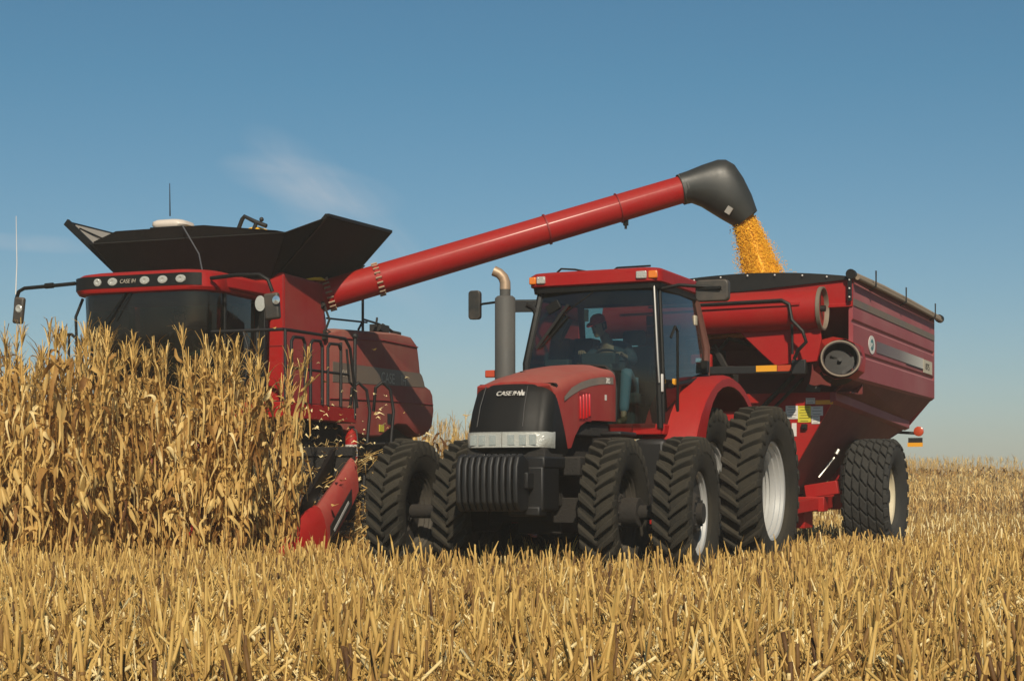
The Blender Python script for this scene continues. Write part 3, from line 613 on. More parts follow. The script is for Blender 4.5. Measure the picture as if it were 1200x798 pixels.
# ------------------------------------------------------------------ GRAIN CART
def build_cart():
    (ox, oy), a = FR['cart']
    K = empty('grain_cart', (ox, oy, 0), R(-a))
    tag(K, 'dark red grain cart with folded auger receiving yellow corn behind the tractor', 'grain cart')
    # sidewalls with pressed ridges
    for s in (-1, 1):
        m = MB()
        prof = [(1.585, 4.0), (1.60, 3.97), (1.60, 3.41), (1.575, 3.385), (1.575, 3.355), (1.605, 3.33), (1.60, 2.98), (1.575, 2.955), (1.575, 2.925), (1.605, 2.90), (1.60, 2.60), (1.56, 2.56), (1.54, 2.60), (1.54, 3.95), (1.55, 4.0)]
        rings = [[(s*x, v, z) for x, z in prof] for v in (-2.80, -2.0, -1, 0, 1, 2, 3, 3.35)]
        m.loft(rings); sw = m.build('side_wall', REDC, K, ang=30)
        # lower slope + flange + hopper slope
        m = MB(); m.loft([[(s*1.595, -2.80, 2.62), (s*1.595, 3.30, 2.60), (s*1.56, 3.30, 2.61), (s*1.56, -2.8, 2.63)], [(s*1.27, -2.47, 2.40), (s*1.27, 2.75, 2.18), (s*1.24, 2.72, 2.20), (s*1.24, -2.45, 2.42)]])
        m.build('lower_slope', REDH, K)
        m = MB(); m.loft([[(s*1.29, -2.50, 2.41), (s*1.29, -2.50, 2.285), (s*1.20, -2.50, 2.25), (s*1.20, -2.50, 2.40)], [(s*1.29, 2.78, 2.19), (s*1.29, 2.78, 2.065), (s*1.20, 2.78, 2.03), (s*1.20, 2.78, 2.18)]]); m.build('flange', REDC, K, bevel=.008)
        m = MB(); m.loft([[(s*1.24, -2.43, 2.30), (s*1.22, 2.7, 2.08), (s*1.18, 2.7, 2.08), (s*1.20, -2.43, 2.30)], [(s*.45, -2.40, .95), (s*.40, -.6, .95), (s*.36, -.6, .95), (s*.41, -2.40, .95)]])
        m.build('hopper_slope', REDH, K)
    # front wall: top strip, sloping recess, lower face
    m = MB(); m.box((0, -2.80, 3.79), (3.2, .05, .42)); m.box((0, -2.83, 3.60), (3.14, .04, .05)); m.build('front_wall', RED, K, bevel=.006)
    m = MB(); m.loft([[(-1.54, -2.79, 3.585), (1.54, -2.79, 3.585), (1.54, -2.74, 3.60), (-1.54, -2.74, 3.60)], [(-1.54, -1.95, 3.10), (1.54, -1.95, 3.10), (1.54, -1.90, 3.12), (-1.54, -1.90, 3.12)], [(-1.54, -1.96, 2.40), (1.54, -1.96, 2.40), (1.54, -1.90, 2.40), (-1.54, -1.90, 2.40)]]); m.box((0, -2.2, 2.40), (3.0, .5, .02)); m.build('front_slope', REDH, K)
    m = MB(); m.prism([(-1.28, 2.41), (1.28, 2.41), (1.24, 2.28), (.47, .95), (-.47, .95), (-1.24, 2.28)], -2.49, -2.44, 'y'); m.build('hopper_front', RED, K, bevel=.006)
    m = MB(); m.prism([(s_, z) for s_, z in ((-1.60, 4.0), (1.60, 4.0), (1.60, 2.60), (1.26, 2.38), (-1.26, 2.38), (-1.60, 2.60))], 3.32, 3.38, 'y'); m.build('rear_wall', REDC, K)
    m = MB(); m.loft([[(-1.59, 3.35, 2.62), (1.59, 3.35, 2.62), (1.59, 3.30, 2.64), (-1.59, 3.30, 2.64)], [(-1.24, 2.76, 2.05), (1.24, 2.76, 2.05), (1.2, 2.70, 2.07), (-1.2, 2.70, 2.07)]]); m.build('rear_slope', RED, K)
    m = MB(); m.loft([[(-1.22, 2.74, 2.06), (1.22, 2.74, 2.06), (1.2, 2.68, 2.08), (-1.2, 2.68, 2.08)], [(-.40, -.60, .95), (.40, -.60, .95), (.40, -.66, .97), (-.40, -.66, .97)]]); m.build('rear_hopper_slope', REDH, K)
    # grey band under the tarp, rolled tarp and bows
    for s in (1, -1):
        m = MB(); m.box((s*1.607, .27, 3.645), (.008, 6.12, .10)); m.build('grey_band', STRIPE, K)
    m = MB(); m.tube([(1.60, -2.86, 4.02), (1.63, -1, 4.035), (1.63, 1, 4.035), (1.62, 3.70, 4.02)], .048, 12); m.tube([(1.68, -2.86, 3.97), (1.69, 0, 3.975), (1.68, 3.55, 3.965)], .030, 10); rt = m.build('rolled_tarp', TARP, K)
    m = MB(); m.cyl((1.60, -2.95, 4.02), (1.60, -2.84, 4.02), .068, 16); m.build('tarp_end', BLK, rt); m = MB(); m.cyl((1.62, 3.68, 4.02), (1.62, 3.82, 4.02), .07, 16); m.build('tarp_end', BLK, rt)
    m = MB()
    for v in (-1.9, .28, 2.75): m = MB(); m.tube([(1.63, v, 3.9), (1.73, v, 3.95), (1.73, v, 4.18)], .012, 6); m.build('tarp_stop', BLKM, rt)
    m = MB(); up, lo = [], []
    for k in range(17):
        u = -1.6+3.2*k/16; z = 3.995+.125*(1-(u/1.6)**2)
        up.append((u, -2.84, z)); lo.append((u, -2.87, 3.86+ (.10*(u/1.6) if u > 0 else 0)))
    m.loft([up, lo, [(x, y+.03, z) for x, y, z in lo], [(x, y+.03, z) for x, y, z in up]], cap=False, closed=False); m.build('front_cap', BLK, K)
    m = MB(); m.box((1.58, -2.90, 3.83), (.05, .05, .36)); m.build('corner_post', BLK, K)
    m = MB()
    for u in (-1.1, -.7, -.3, .1, .5, .9, 1.25): m.sphere((u, -2.885, 3.955+.125*(1-(u/1.6)**2)), .014, 8, 6)
    for z in (3.70, 3.82, 3.94): m.sphere((1.58, -2.93, z), .014, 8, 6)
    m.build('rivet', WHT, K)
    # corn inside
    m = MB(); rings = []
    for r, z in ((1.5, 3.25), (1.1, 3.45), (.6, 3.62), (.15, 3.72), (.02, 3.73)):
        rings.append([(r*math.cos(t), -1.0+r*1.15*math.sin(t)*(1.4 if math.sin(t) > 0 else 1), z+.02*random.random()) for t in [2*PI*k/40 for k in range(40)]])
    m.loft(rings); g = m.build('corn_load', CORNK, None); g.location = (ox, oy, 0); g.rotation_euler = (0, 0, R(-a)); tag(g, 'heap of yellow shelled corn lying inside the red grain cart', 'corn', kind='stuff')
    # folded auger across the front
    m = MB(); m.tube([(-1.9, -3.22, 3.50), (1.22, -3.12, 3.535)], .285, 32); m.bar((-1.6, -3.52, 3.56), (1.0, -3.42, 3.585), .035, .035)
    fa = m.build('folding_auger', RED, K, ang=50)
    m = MB(); m.lathe([(-.03, .285), (-.03, .305), (.02, .305), (.025, .283), (.0, .268), (-.08, .265)], (1.25, -3.12, 3.535), 'x', 36); m.build('flange_ring', RING, fa)
    m = MB(); m.cyl((1.14, -3.12, 3.535), (1.20, -3.12, 3.535), .245, 28); m.cyl((1.1, -3.12, 3.535), (1.29, -3.12, 3.535), .045, 12); m.bar((1.21, -3.12, 3.30), (1.21, -3.12, 3.77), .02, .05); m.build('auger_opening', surf('dark_mouth_steel', (.016, .014, .012), .55, spec=.25), fa)  # near-black colour stands in for the dark inside the opening
    m = MB(); m.prism([(-.05, 3.36), (1.22, 3.30), (1.24, 3.10), (1.18, 2.80), (.58, 2.76), (.40, 2.92)], -3.16, -3.10, 'y'); m.build('auger_shield', RED, K, bevel=.01)
    m = MB(); m.tube([(-1.2, -3.44, 3.62), (.75, -3.44, 3.64), (.86, -3.44, 3.58), (.90, -3.44, 3.36), (1.05, -3.44, 3.20), (1.10, -3.44, 3.05), (.98, -3.42, 2.94), (.92, -3.40, 2.82)], .026, 8); m.tube([(.86, -3.3, 3.42), (.87, -3.3, 2.9)], .02, 8)
    m.build('hydraulic_hose', BLK, K)
    # lower auger housing with round mouth
    tilt = Vector((.30, -.80, .30)).normalized(); cc = Vector((1.49, -3.08, 2.83))
    q = tilt.to_track_quat('Z', 'Y').to_matrix()
    def tr(mb):
        mb.v = [tuple(cc+q @ Vector(v)) for v in mb.v]; return mb
    m = MB(); m.lathe([(-.30, .27), (-.03, .27), (-.03, .275), (.02, .275), (.02, .235), (-.28, .235)], (0, 0, 0), 'z', 36); tr(m)
    la = m.build('lower_auger', surf('auger_inside', (.02, .012, .010), .6, spec=.2), K, ang=50)
    m = MB(); m.lathe([(.0, .278), (.024, .274), (.026, .262), (.022, .252), (-.05, .236)], (0, 0, 0), 'z', 36); tr(m).build('flange_ring', RING, la)
    m = MB(); m.cyl((0, 0, -.28), (0, 0, -.02), .03, 10); m.tube([(.05, .05, -.2), (-.12, .08, -.1)], .02, 6); pts = []
    r1 = []; 
    for k in range(40):
        t = k*.33; zz = -.27+k*.0055; r1.append([(.03*math.cos(t), .03*math.sin(t), zz), (.20*math.cos(t), .20*math.sin(t), zz)])
    m.loft(r1, cap=False, closed=False); m.bar((.02, -.2, -.06), (.15, -.1, -.05), .05, .01); tr(m).build('flighting', surf('dark_mouth_steel', (.016, .014, .012), .55, spec=.25), la)  # steel painted near-black for the shade inside the round mouth
    m = MB(); hp_ = [(1.16, 3.12), (1.34, 3.16), (1.52, 3.12), (1.72, 3.02), (1.76, 2.84), (1.74, 2.66), (1.62, 2.56), (1.42, 2.54), (1.22, 2.58), (1.06, 2.70), (1.04, 2.86), (1.10, 3.00)]
    fr_ = []
    for (x, z) in hp_:
        d_ = Vector((x-1.49, 0, z-2.83)); d_ = d_.normalized()*.29; p_ = cc+d_; p_.y = cc.y-(tilt.x*d_.x+tilt.z*d_.z)/tilt.y-.01; fr_.append(tuple(p_+Vector((0, .03, 0))))
    m.loft([[(x, -2.70, z) for x, z in hp_], [(x, -2.88, z) for x, z in hp_], fr_], cap=False); m.build('auger_housing', RED, K, ang=30)
    # beam with reflectors
    m = MB(); m.bar((-1.9, -3.12, 2.74), (1.0, -3.12, 2.70), .08, .11); m.box((.93, -3.15, 2.73), (.2, .12, .2)); bm_ = m.build('rest_bar', BLKM, K, bevel=.01)
    m = MB(); m.box((.46, -3.168, 2.722), (.30, .01, .085)); m.build('amber_reflector', YELO, bm_)
    m = MB(); m.box((.72, -3.168, 2.720), (.20, .01, .085)); m.build('red_reflector', ORA, bm_)
    # driveline clutter in the front recess
    m = MB(); m.box((-.6, -2.6, 2.9), (.5, .3, .3)); m.tube([(-.8, -2.9, 2.5), (-.2, -2.8, 3.2), (.1, -2.7, 3.1)], .03, 8); m.tube([(.7, -2.6, 2.65), (.2, -2.5, 2.2), (-.1, -2.5, 1.9)], .035, 8); m.tube([(.85, -2.65, 2.6), (.35, -2.55, 2.15), (.0, -2.5, 1.8)], .025, 8); m.box((-.25, -2.7, 2.6), (.25, .25, .4)); m.bar((-.1, -3.0, 2.6), (-.4, -2.9, 3.1), .05, .08)
    m.build('gearbox', DIRTY, K, bevel=.01)
    m = MB(); m.box((-.55, -3.0, 2.86), (.32, .1, .22)); rb = m.build('red_guard', RED, K, bevel=.03); rb['label'] = 'small red guard behind the bar'
    m = MB(); m.box((-.52, -3.055, 2.88), (.2, .01, .06)); m.build('decal', WHT, rb)
    # decals on the lower front
    for (x0, x1, z0, z1, mt) in ((.44, .62, 2.05, 2.24, WHT), (.62, .81, 2.00, 2.235, YEL), (.81, .985, 2.09, 2.225, WHT), (.82, .94, 1.975, 2.085, WHT), (.735, .87, 2.26, 2.345, WHT), (.875, 1.13, 2.25, 2.31, YELO), (.53, .60, 1.80, 1.99, WHT)):
        x0 += .115; x1 += .115; z0 -= .015; z1 -= .015
        m = MB(); m.box(((x0+x1)/2, -2.496, (z0+z1)/2), (x1-x0, .006, z1-z0)); d = m.build('decal', mt, K)
        if mt in (WHT, YEL) and x1-x0 > .1:
            l = MB()
            n = max(2, int((z1-z0)/.035))
            for k in range(n): l.box(((x0+x1)/2, -2.5005, z0+(k+.5)*(z1-z0)/n), ((x1-x0)*(.78 if k % 2 else .6), .002, .006))
            l.build('print', BLK if mt == YEL else GREY, d)
    m = MB(); m.box((.835, -2.52, 1.92), (.08, .06, .08)); m.box((.835, -2.555, 1.905), (.07, .01, .012)); m.build('latch', BLK, K, bevel=.01)
    m = MB(); m.box((.95, -2.45, 2.46), (.20, .02, .10), Matrix.Rotation(.3, 3, 'Y')); m.build('plate', GREY, K)
    # side decals
    m = MB(); n = 28; m.prism([(-1.62+.215*math.cos(2*PI*k/n), 3.135+.135*math.sin(2*PI*k/n)) for k in range(n)], 1.604, 1.611, 'x'); lg = m.build('round_badge', WHT, K)
    m = MB(); m.prism([(-1.62+.10*math.cos(2*PI*k/n), 3.135+.085*math.sin(2*PI*k/n)) for k in range(n)], 1.611, 1.614, 'x'); m.build('badge_center', surf('teal_print', (.05, .16, .17), .5), lg)
    text('J&M', .085, WHT, 'lettering', lg, (1.614, -1.72, 3.105), 'x', depth=.0015)
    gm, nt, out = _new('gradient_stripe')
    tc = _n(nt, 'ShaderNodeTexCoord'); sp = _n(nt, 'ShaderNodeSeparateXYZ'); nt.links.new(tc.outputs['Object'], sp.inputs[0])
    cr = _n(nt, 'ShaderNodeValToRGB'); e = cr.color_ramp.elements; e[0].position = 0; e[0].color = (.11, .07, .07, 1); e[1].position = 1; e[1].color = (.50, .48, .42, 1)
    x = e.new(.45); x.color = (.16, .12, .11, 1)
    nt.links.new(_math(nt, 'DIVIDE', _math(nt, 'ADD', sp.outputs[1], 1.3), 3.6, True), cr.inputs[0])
    pb = _n(nt, 'ShaderNodeBsdfPrincipled'); pb.inputs['Roughness'].default_value = .5; nt.links.new(cr.outputs[0], pb.inputs['Base Color']); nt.links.new(pb.outputs[0], out.inputs[0])
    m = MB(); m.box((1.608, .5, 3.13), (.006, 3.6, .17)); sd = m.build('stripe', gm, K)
    m = MB(); m.box((1.608, 2.72, 3.10), (.006, .78, .22)); nb = m.build('number_plate', CRM, K)
    text('875', .15, BLK, 'lettering', nb, (1.613, 2.50, 3.05), 'x', depth=.002, sx=1.6)
    m = MB(); m.box((1.612, 1.6, 3.035), (.004, 1.4, .016)); m.build('pinstripe', BLK, sd)
    # frame, axle, tongue, wheels
    m = MB(); m.box((0, -1.3, .80), (1.7, .25, .22)); m.box((0, 0, .86), (2.0, .3, .3)); m.bar((-.7, -1.4, .80), (0, -5.3, .55), .14, .18); m.bar((.7, -1.4, .80), (0, -5.3, .55), .14, .18); m.bar((0, -5.2, .55), (0, -6.0, .53), .16, .14)
    m.box((.62, -.4, .82), (.14, 1.9, .20)); m.box((-.62, -.4, .82), (.14, 1.9, .20)); m.box((.62, 0.3, 1.2), (.2, .3, .8)); m.box((-.62, .3, 1.2), (.2, .3, .8)); m.bar((.7, .1, .85), (1.0, 2.9, 2.25), .10, .14); m.bar((-.7, .1, .85), (-1.0, 2.9, 2.25), .1, .14)
    m.box((0, -1.35, .58), (1.2, .5, .28)); m.box((.80, -1.36, 1.02), (.5, .1, .20), Matrix.Rotation(-.15, 3, 'Y'))
    m.build('frame', RED, K, bevel=.012)
    m = MB(); m.tube([(.95, -1.2, 1.5), (.75, -1.35, 1.2)], .02, 8); m.tube([(1.0, -1.15, 1.62), (.97, -1.18, 1.55)], .035, 8); m.build('hydraulic_cylinder', STEEL, K)
    for i, s in enumerate((-1, 1)):
        wheel(K, (s*1.31, 0, .915), .70, .915, .475, rubber=RUBG, rimmat=CREAM, dish=.14*s, style='block', spin=i*.1)
    # tail lamp
    m = MB(); m.bar((1.0, 3.2, 2.02), (1.40, 3.25, 1.99), .04, .05); m.box((1.30, 3.24, 1.87), (.24, .04, .10)); tl = m.build('lamp_bracket', BLKM, K)
    m = MB(); m.lathe([(-.03, .001), (-.03, .065), (-.02, .085), (.02, .085), (.02, .001)], (1.36, 3.22, 2.03), 'y', 20); m.build('tail_lamp', ORA, tl)
    m = MB(); m.box((1.30, 3.215, 1.80), (.26, .02, .07)); m.build('amber_reflector', YELO, tl)
    return K
build_cart()
# ------------------------------------------------------------------ COMBINE
def build_combine():
    (ox, oy), a = FR['combine']
    C = empty('combine_harvester', (ox, oy, 0), R(-a))
    tag(C, 'red combine harvester in tall standing corn with its long unloading auger swung out', 'combine harvester')
    # main body
    m = MB(); m.box((0, .62, 3.07), (2.58, 1.30, 1.94)); body = m.build('grain_tank', REDD, C, bevel=.05, seg=3)
    m = MB(); m.box((.0, -.012, 3.05), (2.60, .05, 1.98)); m.build('tank_front', RED, C, bevel=.02)
    m = MB(); m.bar((.75, -.042, 3.02), (1.30, -.042, 3.02), .012, .012); m.bar((1.285, -.03, 2.1), (1.285, -.03, 4.0), .02, .02); m.build('panel_seam', REDI, C)
    d = MB(); d.box((.80, -.045, 3.42), (.14, .006, .17)); dd = d.build('decal', WHT, C)
    d = MB(); d.box((.80, -.050, 3.43), (.07, .003, .08)); d.build('print', GREY, dd)
    # rear hood (outline of the side shield)
    out = [(1.25, 1.92), (1.25, 3.30), (1.64, 3.41), (2.70, 3.47), (3.72, 3.53), (4.35, 3.52), (4.60, 3.40), (4.68, 3.15), (4.74, 2.90), (4.95, 2.74), (5.18, 2.69), (5.28, 2.60), (5.33, 2.35), (5.25, 2.08), (5.05, 1.95), (4.75, 1.89), (4.50, 1.93), (4.15, 2.06), (3.75, 2.06), (3.40, 1.95), (3.1, 1.84), (2.6, 1.82)]
    m = MB(); cy, cz = 3.2, 2.6; rings = []
    for u, k in ((-1.30, .94), (-1.34, 1.0), (1.24, 1.0), (1.32, .985), (1.345, .955)):
        rings.append([(u, cy+(y-cy)*k, cz+(z-cz)*k) for y, z in out])
    m.loft(rings); rh = m.build('rear_hood', REDV, C, ang=40)
    m = MB(); m.prism([(1.40, 2.60), (1.40, 2.90), (4.66, 2.94), (4.74, 2.90), (4.82, 2.80), (4.86, 2.72)], 1.343, 1.350, 'x'); sb = m.build('side_stripe', STRIPE, rh)
    text('CASE', .235, LETT, 'lettering', sb, (1.352, 3.10, 2.70), 'x', shear=0, sx=.95)
    text('IH', .235, LETT, 'lettering', sb, (1.352, 3.86, 2.70), 'x', shear=0, sx=.95)
    text('8010', .15, LETT, 'lettering', sb, (1.352, 1.62, 2.70), 'x', sx=1.2)
    m = MB(); m.tube([(1.349, 1.6, 3.26), (1.352, 3.2, 3.36), (1.352, 4.55, 3.36)], .012, 6); m.tube([(1.352, 1.3, 2.35), (1.352, 3.2, 2.42), (1.352, 5.2, 2.45)], .010, 6); m.build('panel_seam', REDI, rh)
    m = MB(); m.box((1.35, 3.12, 1.98), (.012, .17, .11)); m.build('decal', YEL, rh); m = MB(); m.box((1.35, 3.42, 2.14), (.012, .14, .16)); m.build('vent', BLK, rh)
    m = MB(); m.box((0, 2.6, 1.75), (2.2, 4.6, .5)); m.box((0, .3, 1.5), (2.2, 2.0, .9)); m.box((0, 3.9, 1.3), (1.6, .5, .9)); m.box((1.1, 1.4, 1.6), (.4, 1.6, .5)); m.build('chassis', DIRTY, C, bevel=.02)
    m = MB(); m.box((0, 5.0, 1.7), (1.8, .6, .3)); m.build('straw_chopper', BLKM, C, bevel=.02)
    # rear deck fittings
    m = MB(); m.tube([(1.2, 1.5, 3.55), (1.2, 2.9, 3.62)], .016, 6); m.tube([(1.2, 2.75, 3.45), (1.2, 2.75, 4.05)], .022, 8); m.tube([(1.1, 2.8, 3.5), (1.1, 3.0, 3.68), (1.1, 3.6, 3.66)], .018, 8); m.build('handrail', BLKM, C)
    m = MB(); m.box((1.05, 3.7, 3.60), (.2, .35, .12)); m.tube([(1.1, 3.45, 3.6), (1.1, 3.5, 3.76)], .02, 6); m.tube([(1.1, 3.7, 3.66), (1.1, 4.1, 3.58), (1.1, 4.4, 3.58)], .03, 8); m.build('deck_bracket', DIRTY, C, bevel=.01)
    # cab
    cab = empty('cab', (0, 0, 0), 0, C)
    def cabring(z, g, r=.42, vf=-1.75, vb=-.15): return rrect(-.92-g, 1.06+g, vf-g, vb+g*0, r, z, 7)
    m = MB(); m.loft([cabring(2.02, -.10), cabring(2.5, -.02), cabring(3.1, .02), cabring(3.63, .03)], cap=False); m.build('windshield', GLSD, cab, ang=60)
    m = MB(); m.loft([cabring(3.60, .02), cabring(3.62, .09), cabring(3.66, .11), cabring(3.84, .10), cabring(3.875, .06), cabring(3.90, -.04), cabring(3.925, -.3, .2)]); m.build('roof', RED, cab, ang=35)
    # light band
    m = MB(); r0 = [p for p in rrect(-.92-.118, 1.06+.118, -1.75-.118, 0, .42, 0, 7)]
    sel = [p for p in r0 if p[1] < -1.35 and p[0] < 1.08]; sel.sort(key=lambda p: math.atan2(p[1]+1.2, p[0]-.07))
    m.loft([[(x, y, 3.675) for x, y, _ in sel], [(x, y, 3.835) for x, y, _ in sel]], cap=False, closed=False); m.build('light_band', BLK, cab)
    for x, w in ((-.50, .8), (-.27, 1), (.22, 1), (.49, 1), (.76, 1)):
        y = -1.872
        m = MB(); m.lathe([(0, .001), (-.012, .04), (-.006, .070), (.01, .075)], (0, 0, 0), 'y', 20)
        m.v = [(x+a_*w, y+b_, 3.755+c_*.72) for a_, b_, c_ in m.v]; m.build('work_light', LENS, cab)
    text('CASE IH', .075, LETT, 'lettering', cab, (-.16, -1.872, 3.73), 'y', shear=.2, depth=.003, sx=.9)
    m = MB()
    for x, y in ((-.97, -1.3), (1.10, -1.32)): m.tube([(x*.93, y, 2.0), (x, y, 3.0), (x, y, 3.64)], .022, 8)
    m.build('cab_frame', BLK, cab)
    for x0, x1 in ((1.10, 1.14), (-.96, -1.0)): m = MB(); m.bar((x0, -.32, 2.0), (x1, -.32, 3.62), .10, .10); m.build('cab_pillar', BLK, cab, bevel=.01)
    m = MB(); m.box((.07, -.22, 2.8), (1.9, .06, 1.65)); m.box((.07, -.9, 2.02), (1.8, 1.4, .10)); m.build('cab_rear_wall', INT, cab)
    m = MB(); m.box((.07, -.75, 2.5), (.55, .5, .14)); m.box((.07, -.48, 2.90), (.5, .14, .75)); m.box((.07, -.75, 2.25), (.3, .3, .4)); m.build('seat', SEATM, cab, bevel=.04)
    m = MB(); m.box((.55, -.85, 2.55), (.25, .6, .25)); m.box((.85, -1.3, 2.9), (.22, .06, .18)); m.tube([(.07, -1.45, 2.05), (.07, -1.25, 2.75)], .04, 8); c = Vector((.07, -1.22, 2.80)); q = Matrix.Rotation(R(-30), 3, 'X')
    m.tube([c+q @ Vector((.2*math.cos(2*PI*k/24), .2*math.sin(2*PI*k/24), 0)) for k in range(25)], .014, 6); m.build('console', INT, cab, bevel=.01)
    m = MB(); m.box((1.075, -1.0, 3.38), (.006, .12, .16)); m.build('window_sticker', CRM, cab)
    m = MB(); m.tube([(-.1, -1.80, 3.62), (-.45, -1.83, 3.2), (-.5, -1.80, 2.9)], .012, 6); m.tube([(-.02, -1.80, 3.62), (-.3, -1.83, 3.25)], .008, 6); m.build('wiper', BLK, cab)
    # roof corner fairing toward the door
    m = MB(); m.prism([(1.08, -1.55), (1.20, -1.30), (1.28, -.35), (1.05, -.05), (.9, -.05)], 3.66, 3.84, 'z'); m.build('roof_fairing', RED, cab, bevel=.03)
    # mirrors
    m = MB(); m.tube([(-.95, -1.72, 3.78), (-1.3, -1.75, 3.76), (-1.72, -1.78, 3.74), (-1.81, -1.78, 3.70), (-1.85, -1.78, 3.60), (-1.86, -1.78, 3.50)], .026, 8); m.cyl((-1.28, -1.75, 3.765), (-1.40, -1.755, 3.76), .038, 10); am = m.build('mirror_arm', BLK, C)
    m = MB(); m.box((-1.79, -1.80, 3.44), (.16, .07, .36), Matrix.Rotation(.12, 3, 'Y')); mr = m.build('mirror', DKGL, am, bevel=.03, seg=3)
    m = MB(); m.lathe([(0, .001), (-.01, .04), (0, .055)], (-1.77, -1.84, 3.46), 'y', 16); m.build('side_light', LENS, mr)
    m = MB(); m.tube([(-1.86, -1.78, 3.66), (-1.90, -1.7, 4.1), (-1.95, -1.65, 4.75)], [.008, .006, .004], 6); m.build('whip_antenna', WHT, am)
    m = MB(); m.tube([(1.12, -1.72, 3.76), (1.5, -1.75, 3.78), (1.85, -1.75, 3.77), (1.97, -1.74, 3.70), (2.02, -1.72, 3.55)], .026, 8); am = m.build('mirror_arm', BLK, C)
    m = MB(); m.box((2.03, -1.74, 3.36), (.21, .08, .34), Matrix.Rotation(-.08, 3, 'Y')); mr = m.build('mirror', DKGL, am, bevel=.03, seg=3)
    m = MB(); m.lathe([(.05, .02), (-.01, .075), (-.015, .001)], (0, 0, 0), 'y', 18); m.v = [(1.87+x, -1.76+y, 3.40+z*1.35) for x, y, z in m.v]; m.build('side_light', LENS, am)
    m = MB(); m.lathe([(.05, .02), (-.01, .055), (-.015, .001)], (2.12, -1.80, 3.43), 'y', 16); m.build('side_light', CHR, am)
    m = MB(); m.tube([(-1.25, -1.7, 3.10), (-1.02, -1.7, 3.10), (-.92, -1.7, 3.02), (-.86, -1.7, 2.8), (-.84, -1.7, 2.4)], .022, 8); m.tube([(-1.05, -1.72, 3.08), (-1.06, -1.72, 2.4)], .018, 8); m.tube([(-.98, -1.5, 3.60), (-1.06, -1.55, 3.35), (-1.02, -1.55, 2.3)], .02, 8); m.build('grab_rail', BLK, C)
    # tank extensions
    def slab(name, q, mat, t, parent=C):
        m = MB(); p = [Vector(x) for x in q]; n = (p[1]-p[0]).cross(p[3]-p[0]).normalized()*t
        m.add([*p, *[x+n for x in p]], [(0, 1, 2, 3), (7, 6, 5, 4), (0, 4, 5, 1), (1, 5, 6, 2), (2, 6, 7, 3), (3, 7, 4, 0)])
        return m.build(name, mat, parent)
    slab('front_extension', [(-1.25, -.05, 3.98), (1.10, -.05, 3.98), (1.62, -.60, 4.50), (-1.42, -.60, 4.50)], TANKF, .02)
    m = MB(); m.loft([[(-1.42, -.60, 4.50), (1.62, -.60, 4.50)], [(-1.0, -.68, 4.64), (.35, -.68, 4.655)]][::1], cap=False, closed=False)
    m.v = [(-1.42, -.60, 4.495), (1.62, -.60, 4.495), (1.50, -.64, 4.52), (.40, -.68, 4.645), (-1.0, -.68, 4.635), (-1.42, -.60, 4.52), (-1.42, -.58, 4.495), (1.62, -.58, 4.495), (1.50, -.62, 4.52), (.40, -.66, 4.645), (-1.0, -.66, 4.635), (-1.42, -.58, 4.52)]
    m.f = [(0, 1, 2, 3, 4, 5), (11, 10, 9, 8, 7, 6)]+[(i, (i+1) % 6, 6+(i+1) % 6, 6+i) for i in range(6)]; m.build('extension_top', TANKF, C)
    rf = slab('side_extension', [(1.13, .02, 3.98), (1.13, 2.05, 4.02), (1.97, 2.05, 4.86), (1.93, .02, 4.78)], TANKF, .02)
    m = MB(); m.bar((1.13, 0, 3.98), (1.95, 0, 4.80), .05, .05); m.bar((1.95, 0, 4.80), (1.98, 2.07, 4.87), .05, .04); m.bar((1.13, 2.06, 4.02), (1.98, 2.07, 4.87), .03, .04); m.build('extension_frame', BLK, rf)
    lf = slab('side_extension', [(-1.25, .02, 3.98), (-1.25, 2.05, 4.02), (-2.22, 2.05, 4.90), (-2.24, .02, 4.90)], TANKF, -.02)
    slab('cloth_lining', [(-1.24, .06, 4.02), (-1.24, 2.0, 4.06), (-2.18, 2.0, 4.895), (-2.18, .06, 4.89)], CLOTH, .012, lf)
    m = MB(); m.bar((-1.15, -.03, 3.95), (-2.27, -.03, 4.93), .05, .10); m.bar((-2.25, 0, 4.92), (-2.24, 2.05, 4.92), .04, .04); m.bar((-2.1, .05, 4.84), (-1.3, 1.8, 4.30), .02, .02); m.build('extension_frame', BLK, lf)
    slab('rear_extension', [(-1.25, 2.1, 4.02), (1.13, 2.1, 4.02), (1.5, 2.2, 4.40), (-1.6, 2.2, 4.40)], TANKF, .02)
    slab('corner_gusset', [(1.10, -.05, 3.98), (1.13, .02, 3.98), (1.93, .02, 4.78), (1.62, -.60, 4.50)], TANKF, .012)
    slab('corner_gusset', [(-1.25, -.05, 3.98), (-1.42, -.60, 4.50), (-1.9, .0, 4.60), (-1.25, .02, 3.98)], TANKF, .012)
    m = MB(); m.tube([(.10, -.72, 4.64), (.52, -1.0, 4.2), (.95, -1.62, 3.82)], .010, 6); m.build('stay_rod', STEEL, C)
    m = MB(); m.prism([(-1.2, 3.96), (1.1, 3.96), (1.24, 4.04), (-1.24, 4.04)], -.06, 1.3, 'y'); m.build('tank_rim', BLKM, C)
    # corn in the tank and fill auger
    m = MB(); rings = []
    for r, z in ((1.0, 4.05), (.72, 4.30), (.42, 4.62), (.2, 4.80), (.03, 4.86)):
        rings.append([(.30+r*math.cos(t)*(1+.08*math.sin(3*t)), 1.0+r*.95*math.sin(t), z+.02*math.sin(5*t)) for t in [2*PI*k/32 for k in range(32)]])
    m.loft(rings); g = m.build('corn_pile', CORNK); g.location = (ox, oy, 0); g.rotation_euler = (0, 0, R(-a)); tag(g, 'yellow shelled corn heaped above the black rim of the combine tank', 'corn', kind='stuff')
